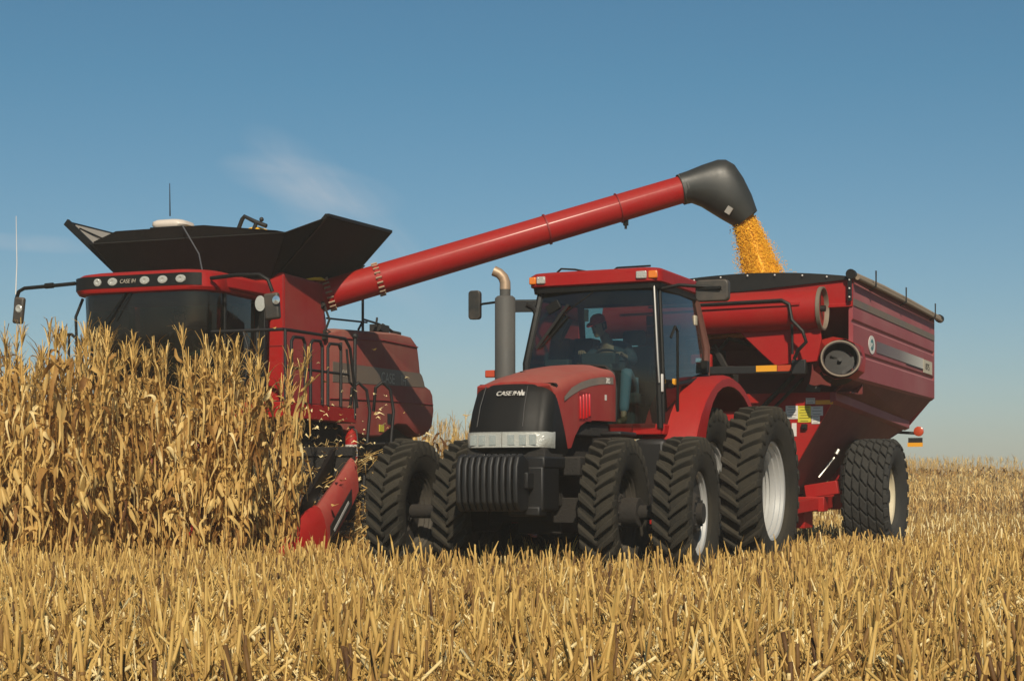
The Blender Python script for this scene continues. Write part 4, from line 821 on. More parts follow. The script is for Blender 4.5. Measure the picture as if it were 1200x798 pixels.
    m = MB(); m.tube([(-.05, .9, 4.60), (.12, .9, 4.98), (.16, .9, 5.02), (.34, .9, 4.93), (.52, .9, 4.86)], .032, 8); m.tube([(.36, .9, 4.93), (.30, .9, 4.80)], .03, 8); m.sphere((.44, .9, 4.96), .035, 8, 6); m.build('fill_auger', BLKM, C)
    # GPS receiver
    m = MB(); m.loft([rrect(-.52, -.02, -.55, -.15, .12, 4.68), rrect(-.54, 0, -.57, -.13, .13, 4.71), rrect(-.54, -.02, -.56, -.14, .13, 4.76), rrect(-.50, -.08, -.52, -.18, .12, 4.785)]); gp = m.build('gps_receiver', surf('pale_plastic', (.70, .62, .54), .4, dust=.15), C, ang=50)
    m = MB(); m.box((-.27, -.35, 4.665), (.52, .40, .03)); 
    for x in (-.5, -.3, -.08): m.bar((x, -.5, 4.60), (x+.03, -.4, 4.72), .03, .03)
    m.build('bracket', BLK, gp)
    m = MB(); m.tube([(-.33, -.35, 4.86), (-.335, -.35, 5.32)], [.010, .005], 6); m.build('antenna', BLK, gp)
    # unloading auger
    bx, by = w2l('combine', -2.80, 24.62); ex, ey = w2l('combine', 2.56, 25.1)
    A = Vector((bx, by, 3.86)); B = Vector((ex, ey, 5.52)); ax = (B-A).normalized()
    m = MB(); m.tube([A-ax*.12, B+ax*.05], [.225, .205], 32); m.box(A.lerp(B, .1), (.001, .001, .001)); au = m.build('unloading_auger', RED, C, ang=50)
    for t, w in ((.02, .028), (.155, .024), (.62, .012), (.82, .006)):
        m = MB(); c = A.lerp(B, t); r = .222-.018*t
        m.tube([c-ax*w, c+ax*w], r+.022, 32); fr_ = m.build('flange', RED if w > .02 else REDI, au, ang=50)
        if w > .02:
            m = MB(); x = ax.cross(Vector((0, 0, 1))).normalized(); y = ax.cross(x)
            for k in range(20):
                q = c+(x*math.cos(2*PI*k/20)+y*math.sin(2*PI*k/20))*(r+.022); m.cyl(q-ax*(w+.02), q+ax*(w+.02), .014, 6)
            m.build('bolt', TAN, fr_)
    m = MB(); c = A.lerp(B, .84)-Vector((0, 0, .24)); m.box(c, (.07, .05, .10)); m.tube([c, c-Vector((0, 0, .1))], .02, 6); m.build('work_light', BLK, au)
    # elbow and vertical tube
    m = MB(); m.tube([(A.x-.10, A.y-.05, 2.9), (A.x-.14, A.y-.03, 3.5), tuple(A-ax*.18-Vector((0, 0, .10))), tuple(A-ax*.02)], [.19, .20, .225, .235], 24); m.build('elbow', REDD, C, ang=60)
    m = MB()
    for k in range(9):
        t = k*.7; m.box((A.x+.02+.10*math.cos(t), A.y-.17+.05*math.sin(t), 3.25+.07*k*.8), (.10, .08, .08), Matrix.Rotation(t, 3, 'Y'))
    m.tube([(A.x+.1, A.y-.2, 3.2), (A.x+.2, A.y-.15, 3.5), (A.x+.12, A.y-.2, 3.75)], .02, 6); m.build('swivel_gear', DIRTY, C, bevel=.01)
    # rubber spout
    TP = ((2.50, 5.745), (2.62, 5.785), (2.84, 5.875), (3.08, 5.955), (3.20, 5.955), (3.33, 5.88), (3.46, 5.69), (3.59, 5.43), (3.675, 5.19))
    BP = ((2.58, 5.315), (2.71, 5.315), (2.85, 5.26), (2.97, 5.185), (3.06, 5.13), (3.15, 5.075), (3.23, 5.03), (3.31, 4.985), (3.365, 4.955))
    DP = (.218, .225, .25, .275, .285, .285, .27, .24, .205)
    def shell(k0):
        rings = []
        for (x1, z1), (x2, z2), d in zip(TP, BP, DP):
            cx, cz, hx, hz = (x1+x2)/2, (z1+z2)/2, (x1-x2)/2*k0, (z1-z2)/2*k0; ring = []
            for k in range(36):
                t = 2*PI*k/36; c_, s_ = math.cos(t), math.sin(t); e_ = .80
                cc_ = abs(c_)**e_*(1 if c_ > 0 else -1); ss_ = abs(s_)**e_*(1 if s_ > 0 else -1)
                lx, ly = w2l('combine', cx+hx*cc_, 25.095+d*k0*ss_); ring.append((lx, ly, cz+hz*cc_))
            rings.append(ring)
        return rings
    m = MB(); o_, i_ = shell(1.), shell(.95); m.loft(o_+i_[::-1], cap=False); sp_ = m.build('spout', surf('spout_rubber', (.016, .018, .016), .42, dust=.10, scale=3, spec=.5, dustc=(.14, .12, .10)), au, ang=42)
    m = MB(); m.tube([B-ax*.03, B+ax*.02], .232, 32, cap=False); m.tube([B+ax*.035, B+ax*.06], .236, 32, cap=False); m.build('clamp', GREY, sp_)
    lx, ly = w2l('combine', 3.22, 24.83); m = MB(); m.box((lx, ly, 5.16), (.09, .03, .11), Matrix.Rotation(.6, 3, 'Y')); m.build('label_plate', CLOTH, sp_)
    # platform, railings, ladder
    m = MB(); m.box((1.75, -.70, 2.04), (.95, 2.1, .20)); m.build('platform', RED, C, bevel=.01)
    m = MB(); m.box((1.74, -.70, 2.147), (.90, 2.0, .012)); m.build('tread_plate', BLKM, C)
    m = MB(); z = 3.06
    m.tube([(1.15, -1.75, z+.0), (2.18, -1.75, z), (2.22, -1.6, z), (2.22, .0, z+.03), (2.24, .12, z-.10), (2.26, .30, 2.15)], .022, 8)
    m.tube([(2.22, -1.75, 2.58), (2.22, .12, 2.60)], .018, 8); m.tube([(1.62, -1.75, 3.04), (1.68, -1.75, 2.85), (1.66, -1.75, 2.5), (1.55, -1.75, 2.15)], .02, 8); m.tube([(2.22, -1.75, 2.15), (2.22, -1.75, z)], .02, 8)
    for v0, v1 in ((-1.60, -1.22), (-1.06, -.72), (-.55, -.15)):
        vm = (v0+v1)/2
        m.tube([(2.23, v0, 2.15), (2.23, v0, 2.92), (2.23, v0+.06, 2.98), (2.23, v1-.06, 2.99), (2.23, v1, 2.92), (2.23, v1, 2.15)], .022, 8)
    m.tube([(2.22, .30, 2.0), (2.22, .32, 3.12)], .026, 8); m.sphere((2.22, .32, 3.15), .045, 10, 8); m.tube([(2.22, .05, 2.95), (2.22, .14, 2.5), (2.22, .26, 2.45)], .016, 6)
    m.tube([(2.10, .1, 2.10), (2.10, .12, 3.05)], .02, 8)
    m.build('railing', BLKM, C)
    m = MB()
    for u in (2.26, 2.62): m.tube([(u-.1, .28, 2.1), (u-.05, .24, 2.42), (u+.03, .28, 2.50), (u+.10, .40, 2.40), (u+.14, .42, 2.1), (u+.10, .32, 1.2), (u+.10, .26, .55)], .024, 8)
    for z in (.6, .95, 1.3, 1.65): m.box((2.54, .30, z), (.36, .18, .03))
    m.build('ladder', BLKM, C, bevel=.004)
    # wheels
    for u in (-1.78, 1.72): wheel(C, (u, -.15, 1.02), .62, 1.02, .52, dish=.15*(1 if u > 0 else -1), rimmat=CREAM, nl=28)
    for u in (-1.2, 1.15): wheel(C, (u, 4.12, .93), .52, .93, .42, dish=.10*(1 if u > 0 else -1), rimmat=CREAM, nl=26)
    m = MB(); m.cyl((-1.4, -.15, 1.02), (1.4, -.15, 1.02), .18, 16); m.cyl((-1.2, 4.12, .93), (1.2, 4.12, .93), .12, 16); m.build('axle', DIRTY, C)
    # feeder house and corn header
    m = MB(); m.loft([[(-.6, -.3, 1.2), (.6, -.3, 1.2), (.6, -.3, 2.0), (-.6, -.3, 2.0)], [(-.65, -1.9, .55), (.65, -1.9, .55), (.65, -1.9, 1.3), (-.65, -1.9, 1.3)]]); m.build('feeder_house', REDD, C, bevel=.02)
    hd = empty('corn_header', (0, 0, 0), 0, C)
    m = MB(); m.box((0, -1.55, 1.05), (6.2, .08, .85)); m.box((0, -1.55, 1.50), (6.2, .14, .12)); m.box((0, -1.9, .55), (6.2, .7, .1)); m.build('header_frame', DIRTY, hd, bevel=.01)
    m = MB(); m.cyl((-3.0, -1.95, .82), (3.0, -1.95, .82), .13, 16)
    m.build('cross_auger', STEEL, hd)
    for k in range(9):
        u = -3.1+.775*k; end = k in (0, 8)
        m = MB()
        def sec(v, w, z0, z1, n=8): return [(u+w*math.cos(PI*i/n), v, z0+(z1-z0)*math.sin(PI*i/n)) for i in range(n+1)]+[(u-w*.9, v, z0-.02), (u+w*.9, v, z0-.02)]
        if end:
            m.loft([sec(-3.62, .02, .22, .26), sec(-3.45, .08, .20, .40), sec(-3.15, .14, .20, .62), sec(-2.85, .175, .22, .78), sec(-2.66, .18, .26, .83)])
            sn = m.build('divider_snout', RED, hd, ang=40)
            m = MB(); m.loft([sec(-2.68, .150, .36, .76), sec(-2.3, .145, .52, 1.00), sec(-1.95, .13, .76, 1.22), sec(-1.66, .11, 1.0, 1.42)]); m.build('divider_hood', REDD, sn, ang=40)
            m = MB(); m.loft([[(u-.22, -2.62, .55), (u-.17, -2.66, .82), (u-.16, -1.75, 1.55), (u-.22, -1.75, 1.25)], [(u-.30, -2.62, .55), (u-.24, -2.66, .80), (u-.24, -1.75, 1.52), (u-.30, -1.75, 1.25)]]); m.build('rubber_flap', BLK, sn)
            s_ = 1 if u > 0 else -1
            m = MB(); m.loft([[(u+s_*.172, -2.60, .40), (u+s_*.172, -2.60, .58), (u+s_*.165, -2.0, 1.02), (u+s_*.165, -2.0, .84)], [(u+s_*.185, -2.60, .40), (u+s_*.185, -2.60, .58), (u+s_*.178, -2.0, 1.02), (u+s_*.178, -2.0, .84)]]); pl = m.build('side_plate', BLKM, sn)
            m = MB(); m.bar((u+s_*.188, -2.52, .52), (u+s_*.182, -2.10, .86), .006, .035); m.build('silver_strip', SILV, pl)
        else:
            m.loft([sec(-3.45, .02, .22, .26), sec(-3.2, .10, .22, .42), sec(-2.8, .18, .26, .62), sec(-2.3, .22, .36, .82), sec(-1.7, .20, .5, 1.0)]); m.build('snout', RED, hd, ang=40)
    # fire extinguisher by the ladder
    fx, fy = l2w('combine', 2.34, -.05)
    e = empty('fire_extinguisher', (fx, fy, 0), R(-a)); tag(e, 'red fire extinguisher with white label hanging by the combine ladder', 'fire extinguisher')
    m = MB(); m.lathe([(-.30, .001), (-.30, .075), (-.27, .085), (.17, .085), (.23, .06), (.27, .025), (.29, .025), (.29, .001)], (0, 0, 1.56), 'z', 20); m.build('cylinder_body', RED, e)
    m = MB(); m.lathe([(-.09, .087), (.07, .087)], (0, 0, 1.56), 'z', 20); m.build('paper_label', WHT, e)
    m = MB(); m.box((0, 0, 1.87), (.04, .12, .03)); m.tube([(0, .02, 1.86), (.07, .02, 1.82), (.1, 0, 1.6)], .012, 6); m.build('valve', BLK, e)
    # operator
    person('person in a dark green shirt sitting at the combine controls', (*l2w('combine', .10, 0), 0), R(-a),
           (0, -.80, 2.66), (0, -.72, 3.06), (0, -.74, 3.26), (0, -.80, 3.40), [(-.20, -1.20, 2.88), (.30, -1.16, 2.80)], [(-.20, -1.22, 2.66), (.20, -1.22, 2.66)], [(-.20, -1.32, 2.16), (.20, -1.32, 2.16)], GRNC, GRNC, surf('dark_cap', (.02, .02, .02), .8), (.2, -1, -.15))
    return C
build_combine()
# ------------------------------------------------------------------ VEGETATION helpers (numpy batches)
class Var:
    """one plant variant: vertices, faces, tint per vertex"""
    def __init__(s): s.v = []; s.f = []; s.t = []
    def add(s, vs, fs, t):
        o = len(s.v); s.v += [tuple(x) for x in vs]; s.f += [tuple(i+o for i in f) for f in fs]; s.t += [t]*len(vs) if not isinstance(t, list) else t
    def tube(s, P, rs, n, t, cap=True):
        P = [Vector(p) for p in P]; rings = []
        for i, p in enumerate(P):
            d = (P[min(i+1, len(P)-1)]-P[max(i-1, 0)]).normalized(); x = d.cross(Vector((.3, 1, .1))).normalized(); y = d.cross(x)
            rings += [p+(x*math.cos(2*PI*k/n)+y*math.sin(2*PI*k/n))*rs[i] for k in range(n)]
        fs = [(j*n+k, j*n+(k+1) % n, (j+1)*n+(k+1) % n, (j+1)*n+k) for j in range(len(P)-1) for k in range(n)]
        if cap: fs.append(tuple(range((len(P)-1)*n, len(P)*n)))
        s.add(rings, fs, t)
    def ribbon(s, P, ws, side, t, fold=0.):
        P = [Vector(p) for p in P]; vs = []
        tw = side
        for i, p in enumerate(P):
            d = (P[min(i+1, len(P)-1)]-P[max(i-1, 0)]).normalized()
            sd = Vector(tw[i] if isinstance(tw, list) else tw); sd = (sd-d*sd.dot(d))
            sd = sd.normalized() if sd.length > 1e-4 else Vector((1, 0, 0)); nn = d.cross(sd)
            vs += [p-sd*ws[i]+nn*ws[i]*fold, p, p+sd*ws[i]+nn*ws[i]*fold] if fold else [p-sd*ws[i], p+sd*ws[i]]
        k = 3 if fold else 2; fs = []
        for i in range(len(P)-1):
            for j in range(k-1): fs.append((i*k+j, i*k+j+1, (i+1)*k+j+1, (i+1)*k+j))
        s.add(vs, fs, t)
def mesh_np(name, V, loops, totals, T, mat):
    me = bpy.data.meshes.new(name); me.vertices.add(len(V)); me.vertices.foreach_set('co', V.astype(np.float32).ravel())
    me.loops.add(len(loops)); me.loops.foreach_set('vertex_index', loops.astype(np.int32))
    me.polygons.add(len(totals)); st = np.concatenate(([0], np.cumsum(totals)[:-1])); me.polygons.foreach_set('loop_start', st.astype(np.int32)); me.polygons.foreach_set('loop_total', totals.astype(np.int32))
    me.update(calc_edges=True); me.materials.append(mat)
    at = me.attributes.new('tint', 'FLOAT', 'POINT'); at.data.foreach_set('value', T.astype(np.float32))
    return me
def var_mesh(name, v, mat, smooth=False):
    loops = np.array([i for f in v.f for i in f]); tot = np.array([len(f) for f in v.f])
    me = mesh_np(name, np.array(v.v), loops, tot, np.array(v.t), mat)
    if smooth: me.polygons.foreach_set('use_smooth', [True]*len(me.polygons))
    return me
def scatter(name, variants, pos, mat, rng, smin=.85, smax=1.15, lean=.06, tvar=.25, zsc=None, rot=None):
    Vs, Ls, Tt, Ts = [], [], [], []; off = 0
    which = rng.integers(0, len(variants), len(pos))
    for i, v in enumerate(variants):
        P = pos[which == i]; n = len(P)
        if not n: continue
        V = np.array(v.v); nv = len(V)
        a = rng.uniform(0, 2*PI, n) if rot is None else rng.normal(rot, .25, n); s = rng.uniform(smin, smax, n)
        c, sn = np.cos(a)[:, None], np.sin(a)[:, None]
        X = (V[:, 0][None]*c-V[:, 1][None]*sn)*s[:, None]; Y = (V[:, 0][None]*sn+V[:, 1][None]*c)*s[:, None]
        Z = V[:, 2][None]*(s*(1 if zsc is None else rng.uniform(zsc[0], zsc[1], n)))[:, None]
        lx, ly = rng.normal(0, lean, n)[:, None], rng.normal(0, lean, n)[:, None]
        X = X+Z*lx+P[:, 0:1]; Y = Y+Z*ly+P[:, 1:2]; Z = Z+P[:, 2:3]
        Vs.append(np.stack([X, Y, Z], -1).reshape(-1, 3))
        lp = np.array([q for f in v.f for q in f]); tt = np.array([len(f) for f in v.f])
        Ls.append((lp[None]+(np.arange(n)*nv)[:, None]+off).ravel()); Tt.append(np.tile(tt, n)); off += n*nv
        Ts.append((np.array(v.t)[None]+rng.uniform(-tvar/2, tvar/2, n)[:, None]).ravel())
    me = mesh_np(name, np.concatenate(Vs), np.concatenate(Ls), np.concatenate(Tt), np.concatenate(Ts), mat)
    o = bpy.data.objects.new(name, me); col.objects.link(o); return o
U = random.uniform

# ---- corn plants
def corn_parts(det=2):
    H = U(2.0, 2.32); st = Var(); lf = Var(); er = Var(); ta = Var()
    bx, by = U(-.10, .10), U(-.10, .10)
    def S(t): return Vector((bx*t*t, by*t*t, H*t))
    N = 7 if det > 1 else 3
    st.tube([S(i/N) for i in range(N+1)], [.013*(1-.6*i/N) for i in range(N+1)], 6 if det > 1 else 3, U(.35, .75), False)
    if det > 1:
        for k in range(1, 10):
            p = S(k/10.5); st.tube([p-Vector((0, 0, .012)), p+Vector((0, 0, .012))], [.0165, .0165], 6, U(.15, .4))
    nl = 21 if det > 1 else 7; a0 = U(0, 2*PI)
    for k in range(nl):
        t = .10+.86*k/nl+U(-.02, .02); p = S(t); a = a0+(PI if k % 2 else 0)+U(-.55, .55)
        if det > 1 and k % 5 == 4: a += 1.3
        L = U(.24, .50)*(1-.25*abs(t-.5)); out = U(.04, .20)*(1.1 if t > .6 else .8); rise = U(.02, .14)*(1+1.2*(t > .72))
        d = Vector((math.cos(a), math.sin(a), 0)); sd = Vector((-math.sin(a), math.cos(a), 0)); n = 8 if det > 1 else 3
        pts, ws, sides = [], [], []; w = U(.011, .028)*(1 if det > 1 else 1.7); tw = U(-4.5, 4.5); wob = U(0, 6)
        up = t > .80 and random.random() < .6
        for i in range(n+1):
            s = i/n
            if up: q = p+d*(L*.38*s+.05*s*s)+Vector((0, 0, L*.85*s-L*.30*s**3))
            else:
                q = p+d*(out*(1-(1-s)**2)*1.15+.02*math.sin(wob+s*5))+Vector((0, 0, rise*4*s*(1-s)*(s < .8)-max(0, s-.16)**1.2*L*1.15))
            q += sd*.035*math.sin(wob*2+s*7)+Vector((0, 0, .018*math.sin(wob*3+s*9)))
            pts.append(q); ws.append(w*(min(1, .4+3*s))*(1-s**3*.9)*(1+.30*math.sin(wob+11*s))); sides.append(tuple(sd*math.cos(tw*s)+Vector((0, 0, 1))*math.sin(tw*s)+d*math.sin(tw*s)*.5))
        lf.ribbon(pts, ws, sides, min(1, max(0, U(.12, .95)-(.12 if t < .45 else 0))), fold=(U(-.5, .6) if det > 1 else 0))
        if det > 1 and random.random() < .6:     # loose sheath on the stem
            q = S(max(.02, t-.05)); lf.ribbon([q, q+Vector((d.x*.02, d.y*.02, .07)), q+Vector((d.x*.03, d.y*.03, .16))], [.018, .022, .012], tuple(sd), U(.3, .9), fold=.6)
    # ear with husks
    for e_ in range(1 if random.random() < .8 else 2):
        t = U(.38, .50); p = S(t); a = a0+U(-.6, .6)+e_*PI; d = Vector((math.cos(a), math.sin(a), 0)); up = random.random() < .35
        dz = 1 if up else -1; ax = (d*.5+Vector((0, 0, dz*U(.7, 1.3)))).normalized(); b = p+d*.03; L = U(.20, .26)
        er.tube([b, b+ax*L*.15, b+ax*L*.4, b+ax*L*.7, b+ax*L], [.012, .026, .032, .026, .006], 8 if det > 1 else 4, U(.5, .9))
        for k in range(4 if det > 1 else 1):
            aa = 2*PI*k/4+U(-.4, .4); x = ax.cross(Vector((0, 0, 1))).normalized(); y = ax.cross(x); o_ = x*math.cos(aa)+y*math.sin(aa)
            er.ribbon([b+o_*.02, b+ax*L*.5+o_*.045, b+ax*L*1.05+o_*U(.03, .09)], [.018, .024, .004], tuple(ax.cross(o_)), U(.45, 1.), fold=.3 if det > 1 else 0)
    # tassel
    top = S(1)
    ta.tube([top, top+Vector((bx*.3, by*.3, .32))], [.0065, .0035], 4 if det > 1 else 3, U(.4, .8))
    for k in range(13 if det > 1 else 4):
        a = U(0, 2*PI); h = U(.02, .16); L = U(.16, .32); d = Vector((math.cos(a), math.sin(a), 0)); b = top+Vector((0, 0, h)); sp = U(.25, .7)
        ta.ribbon([b, b+d*L*sp*.5+Vector((0, 0, L*.55)), b+d*L*sp+Vector((0, 0, L*U(.5, .9)))], [.005, .006, .003], (-d.y, d.x, 0), U(.35, .9))
    return st, lf, er, ta
def build_corn():
    rng = np.random.default_rng(5)
    protos = []
    for k in range(9):
        st, lf, er, ta = corn_parts()
        protos.append((var_mesh('stem', st, STEM, True), var_mesh('leaf', lf, LEAF), var_mesh('ear', er, HUSK, True), var_mesh('tassel', ta, STEM)))
    # rows in front of the header and further to the uncut side
    P = []
    for r in range(-16, 8):
        u = -3.1+.3875+.775*r
        v = -8.6
        while v < 6:
            v += random.uniform(.075, .13)
            du = random.uniform(-.07, .07)
            x, y = l2w('combine', u+du, v)
            if y < 17.9+.45*math.sin(x*1.7)+random.uniform(0, .25): continue
            if u > -3.1 and v > (-2.45 if u < 1.6 else -2.75): continue
            if u < -3.1 and v > 3.5: continue
            if x < -.40*y or y > 27: continue
            P.append((x, y))
    # a broken fringe of plants along the cut edge
    for k in range(30):
        t = random.random(); v = -5.6+t*2.3; x, y = l2w('combine', 2.95+random.uniform(-.1, .22), v); 
        if y > 18.0: P.append((x, y))
    P.sort(key=lambda p: p[1]+(3 if p[0] < -.33*p[1] else 0))
    near = P[:300]; rest = P[300:]
    for i, (x, y) in enumerate(near):
        pr = protos[i % len(protos)]
        e = empty('corn_plant', (x, y, 0), U(0, 2*PI)); s = U(.90, 1.12)*(1.05 if x < -4.4 else 1); e.scale = (s, s, s*U(.95, 1.08)); e.rotation_euler[0] = R(U(-4, 4)); e.rotation_euler[1] = R(U(-5, 5))
        tag(e, 'dry golden corn plant standing in the uncut rows before the combine', 'corn plant', 'dry corn plants standing before the combine')
        for nm, me in zip(('stem', 'leaf', 'ear', 'tassel'), pr):
            o = bpy.data.objects.new('foliage' if nm == 'leaf' else nm, me); col.objects.link(o); o.parent = e
    lo = []
    for k in range(8):
        v = Var()
        for q in corn_parts(1): v.add(q.v, q.f, q.t)
        lo.append(v)
    F = []
    for (x, y) in rest: F.append((x, y, 0))
    d = R(24.3); B = []
    for row in range(8):
        for x in np.arange(6.5, 42, .19): B.append((x+random.uniform(-.1, .1), 57+(x-7.5)*.33+row*.76+random.uniform(-.12, .12), 0))
    for row in range(9):
        t = 1.5 if row else 1.5
        while t < 150:
            t += random.uniform(.10, .26)*(1+t/90)
            u = -row*.76+random.uniform(-.1, .1)
            x = -8.5+u*math.cos(d)+t*math.sin(d); y = 21.5-u*math.sin(d)+t*math.cos(d)
            if row > 3 and t > 60 and random.random() < .5: continue
            F.append((x, y, 0))
    for x in np.arange(30, 100, .5):        # cross field that closes the row end far away
        for k in range(2): F.append((x+random.uniform(-.3, .3), 165+k*.8+random.uniform(-.3, .3)-(x-30)*.25, .2))
    o2 = scatter('corn_field', lo, np.array(B), LEAF, rng, .80, .98, .05, .3); tag(o2, 'hazy block of dry corn standing beyond the grain cart', 'corn field', kind='stuff')
    o = scatter('corn_field', lo, np.array(F), LEAF, rng, .95, 1.18, .04, .3)
    tag(o, 'dense uncut corn field stretching away behind the machines to the horizon', 'corn field', kind='stuff')
build_corn()

# ---- stubble
def stub_var(det=2):
    v = Var(); H = U(.22, .44); n = 6 if det > 1 else 3; lean = (U(-.10, .10), U(-.10, .10)); r = U(.0058, .0108)
    c = U(.22, .98)
    pts = [Vector((lean[0]*t, lean[1]*t, H*t)) for t in ((0, .35, .7, 1) if det > 1 else (0, 1))]
    v.tube(pts, [r*1.15, r*1.05, r, r*.9] if det > 1 else [r*1.3, r*1.2], n, c)
    if det > 1:
        for z in (.3, .62):
            p = Vector((lean[0]*z, lean[1]*z, H*z)); v.tube([p-Vector((0, 0, .006)), p+Vector((0, 0, .006))], [r*1.35, r*1.35], n, c-.3)
        if random.random() < .45:
            a = U(0, 2*PI); d = Vector((math.cos(a), math.sin(a), 0)); b = pts[1]
            v.ribbon([b+d*r, b+d*(r+.012)+Vector((0, 0, H*.35)), b+d*U(.03, .10)+Vector((0, 0, H*.62))], [.008, .010, .003], (-d.y, d.x, 0), U(.4, 1), .5)
        if random.random() < .3:
            a = U(0, 2*PI); d = Vector((math.cos(a), math.sin(a), 0)); b = pts[2]
            v.ribbon([b, b+d*.06+Vector((0, 0, .04)), b+d*.12-Vector((0, 0, U(.02, .1))), b+d*.14-Vector((0, 0, U(.12, .22)))], [.006, .009, .008, .002], (-d.y, d.x, 0), U(.3, 1), .3)
        if random.random() < .5:
            v.ribbon([pts[3], pts[3]+Vector((U(-.02, .02), U(-.02, .02), U(.03, .09)))], [r*.8, .002], (1, 0, 0), c+.1)
    return v
def shard_var():
    v = Var()
    for _ in range(3):
        a = U(0, 2*PI); d = Vector((math.cos(a), math.sin(a), 0)); b = Vector((U(-.05, .05), U(-.05, .05), 0)); L = U(.12, .36); o = U(.02, .22)
        v.ribbon([b, b+d*o*.5+Vector((0, 0, L*.5)), b+d*o+Vector((0, 0, L*U(.92, 1)))], [U(.003, .006), U(.003, .007), .0015], (-d.y+U(-.5, .5), d.x, 0), U(.25, 1), .4)
    return v
def litter_var():
    v = Var()
    for _ in range(4):
        a = U(0, 2*PI); d = Vector((math.cos(a), math.sin(a), 0)); b = Vector((U(-.12, .12), U(-.12, .12), U(.01, .10))); L = U(.08, .36); s = Vector((0, 0, U(-.06, .18)))
        if random.random() < .5:
            r = U(.004, .008); v.tube([b, b+d*L+s], [r, r], 4, U(.45, 1.05))
        else:
            w = U(.003, .0095) if random.random() < .88 else U(.012, .021); v.ribbon([b, b+d*L*.5+s*.7+Vector((0, 0, U(0, .04))), b+d*L+s], [w*.7, w, w*.3], (-d.y, d.x, U(-.6, .6)), U(.05, .95), U(-.4, .5))
    return v
def in_tyre(x, y):
    for f, us, v0, v1 in (('tractor', ((-1.75, -.58), (.6, 1.8)), -.55, 3.7), ('cart', ((-1.7, -.95), (.95, 1.7)), -.6, .6)):
        u, v = w2l(f, x, y)
        if v0 < v < v1 and any(a < u < b for a, b in us): return True
    return False
def frustum_pts(rng, y0, y1, dens, margin=.36):
    n = int((y1*y1-y0*y0)*margin*dens); y = np.sqrt(rng.uniform(y0*y0, y1*y1, n)); x = rng.uniform(-margin, margin, n)*y
    return np.stack([x, y, np.zeros(n)], -1)
def row_snap(P, rng, k=.5):
    """draw part of the stalks toward planted rows that run with the machines"""
    a = R(22); u = P[:, 0]*math.cos(a)-P[:, 1]*math.sin(a); v = P[:, 0]*math.sin(a)+P[:, 1]*math.cos(a)
    tgt = np.round(u/.76)*.76+rng.normal(0, .06, len(u)); m = rng.random(len(u)) < k; u = np.where(m, tgt, u)
    return np.stack([u*math.cos(a)+v*math.sin(a), -u*math.sin(a)+v*math.cos(a), P[:, 2]], -1)
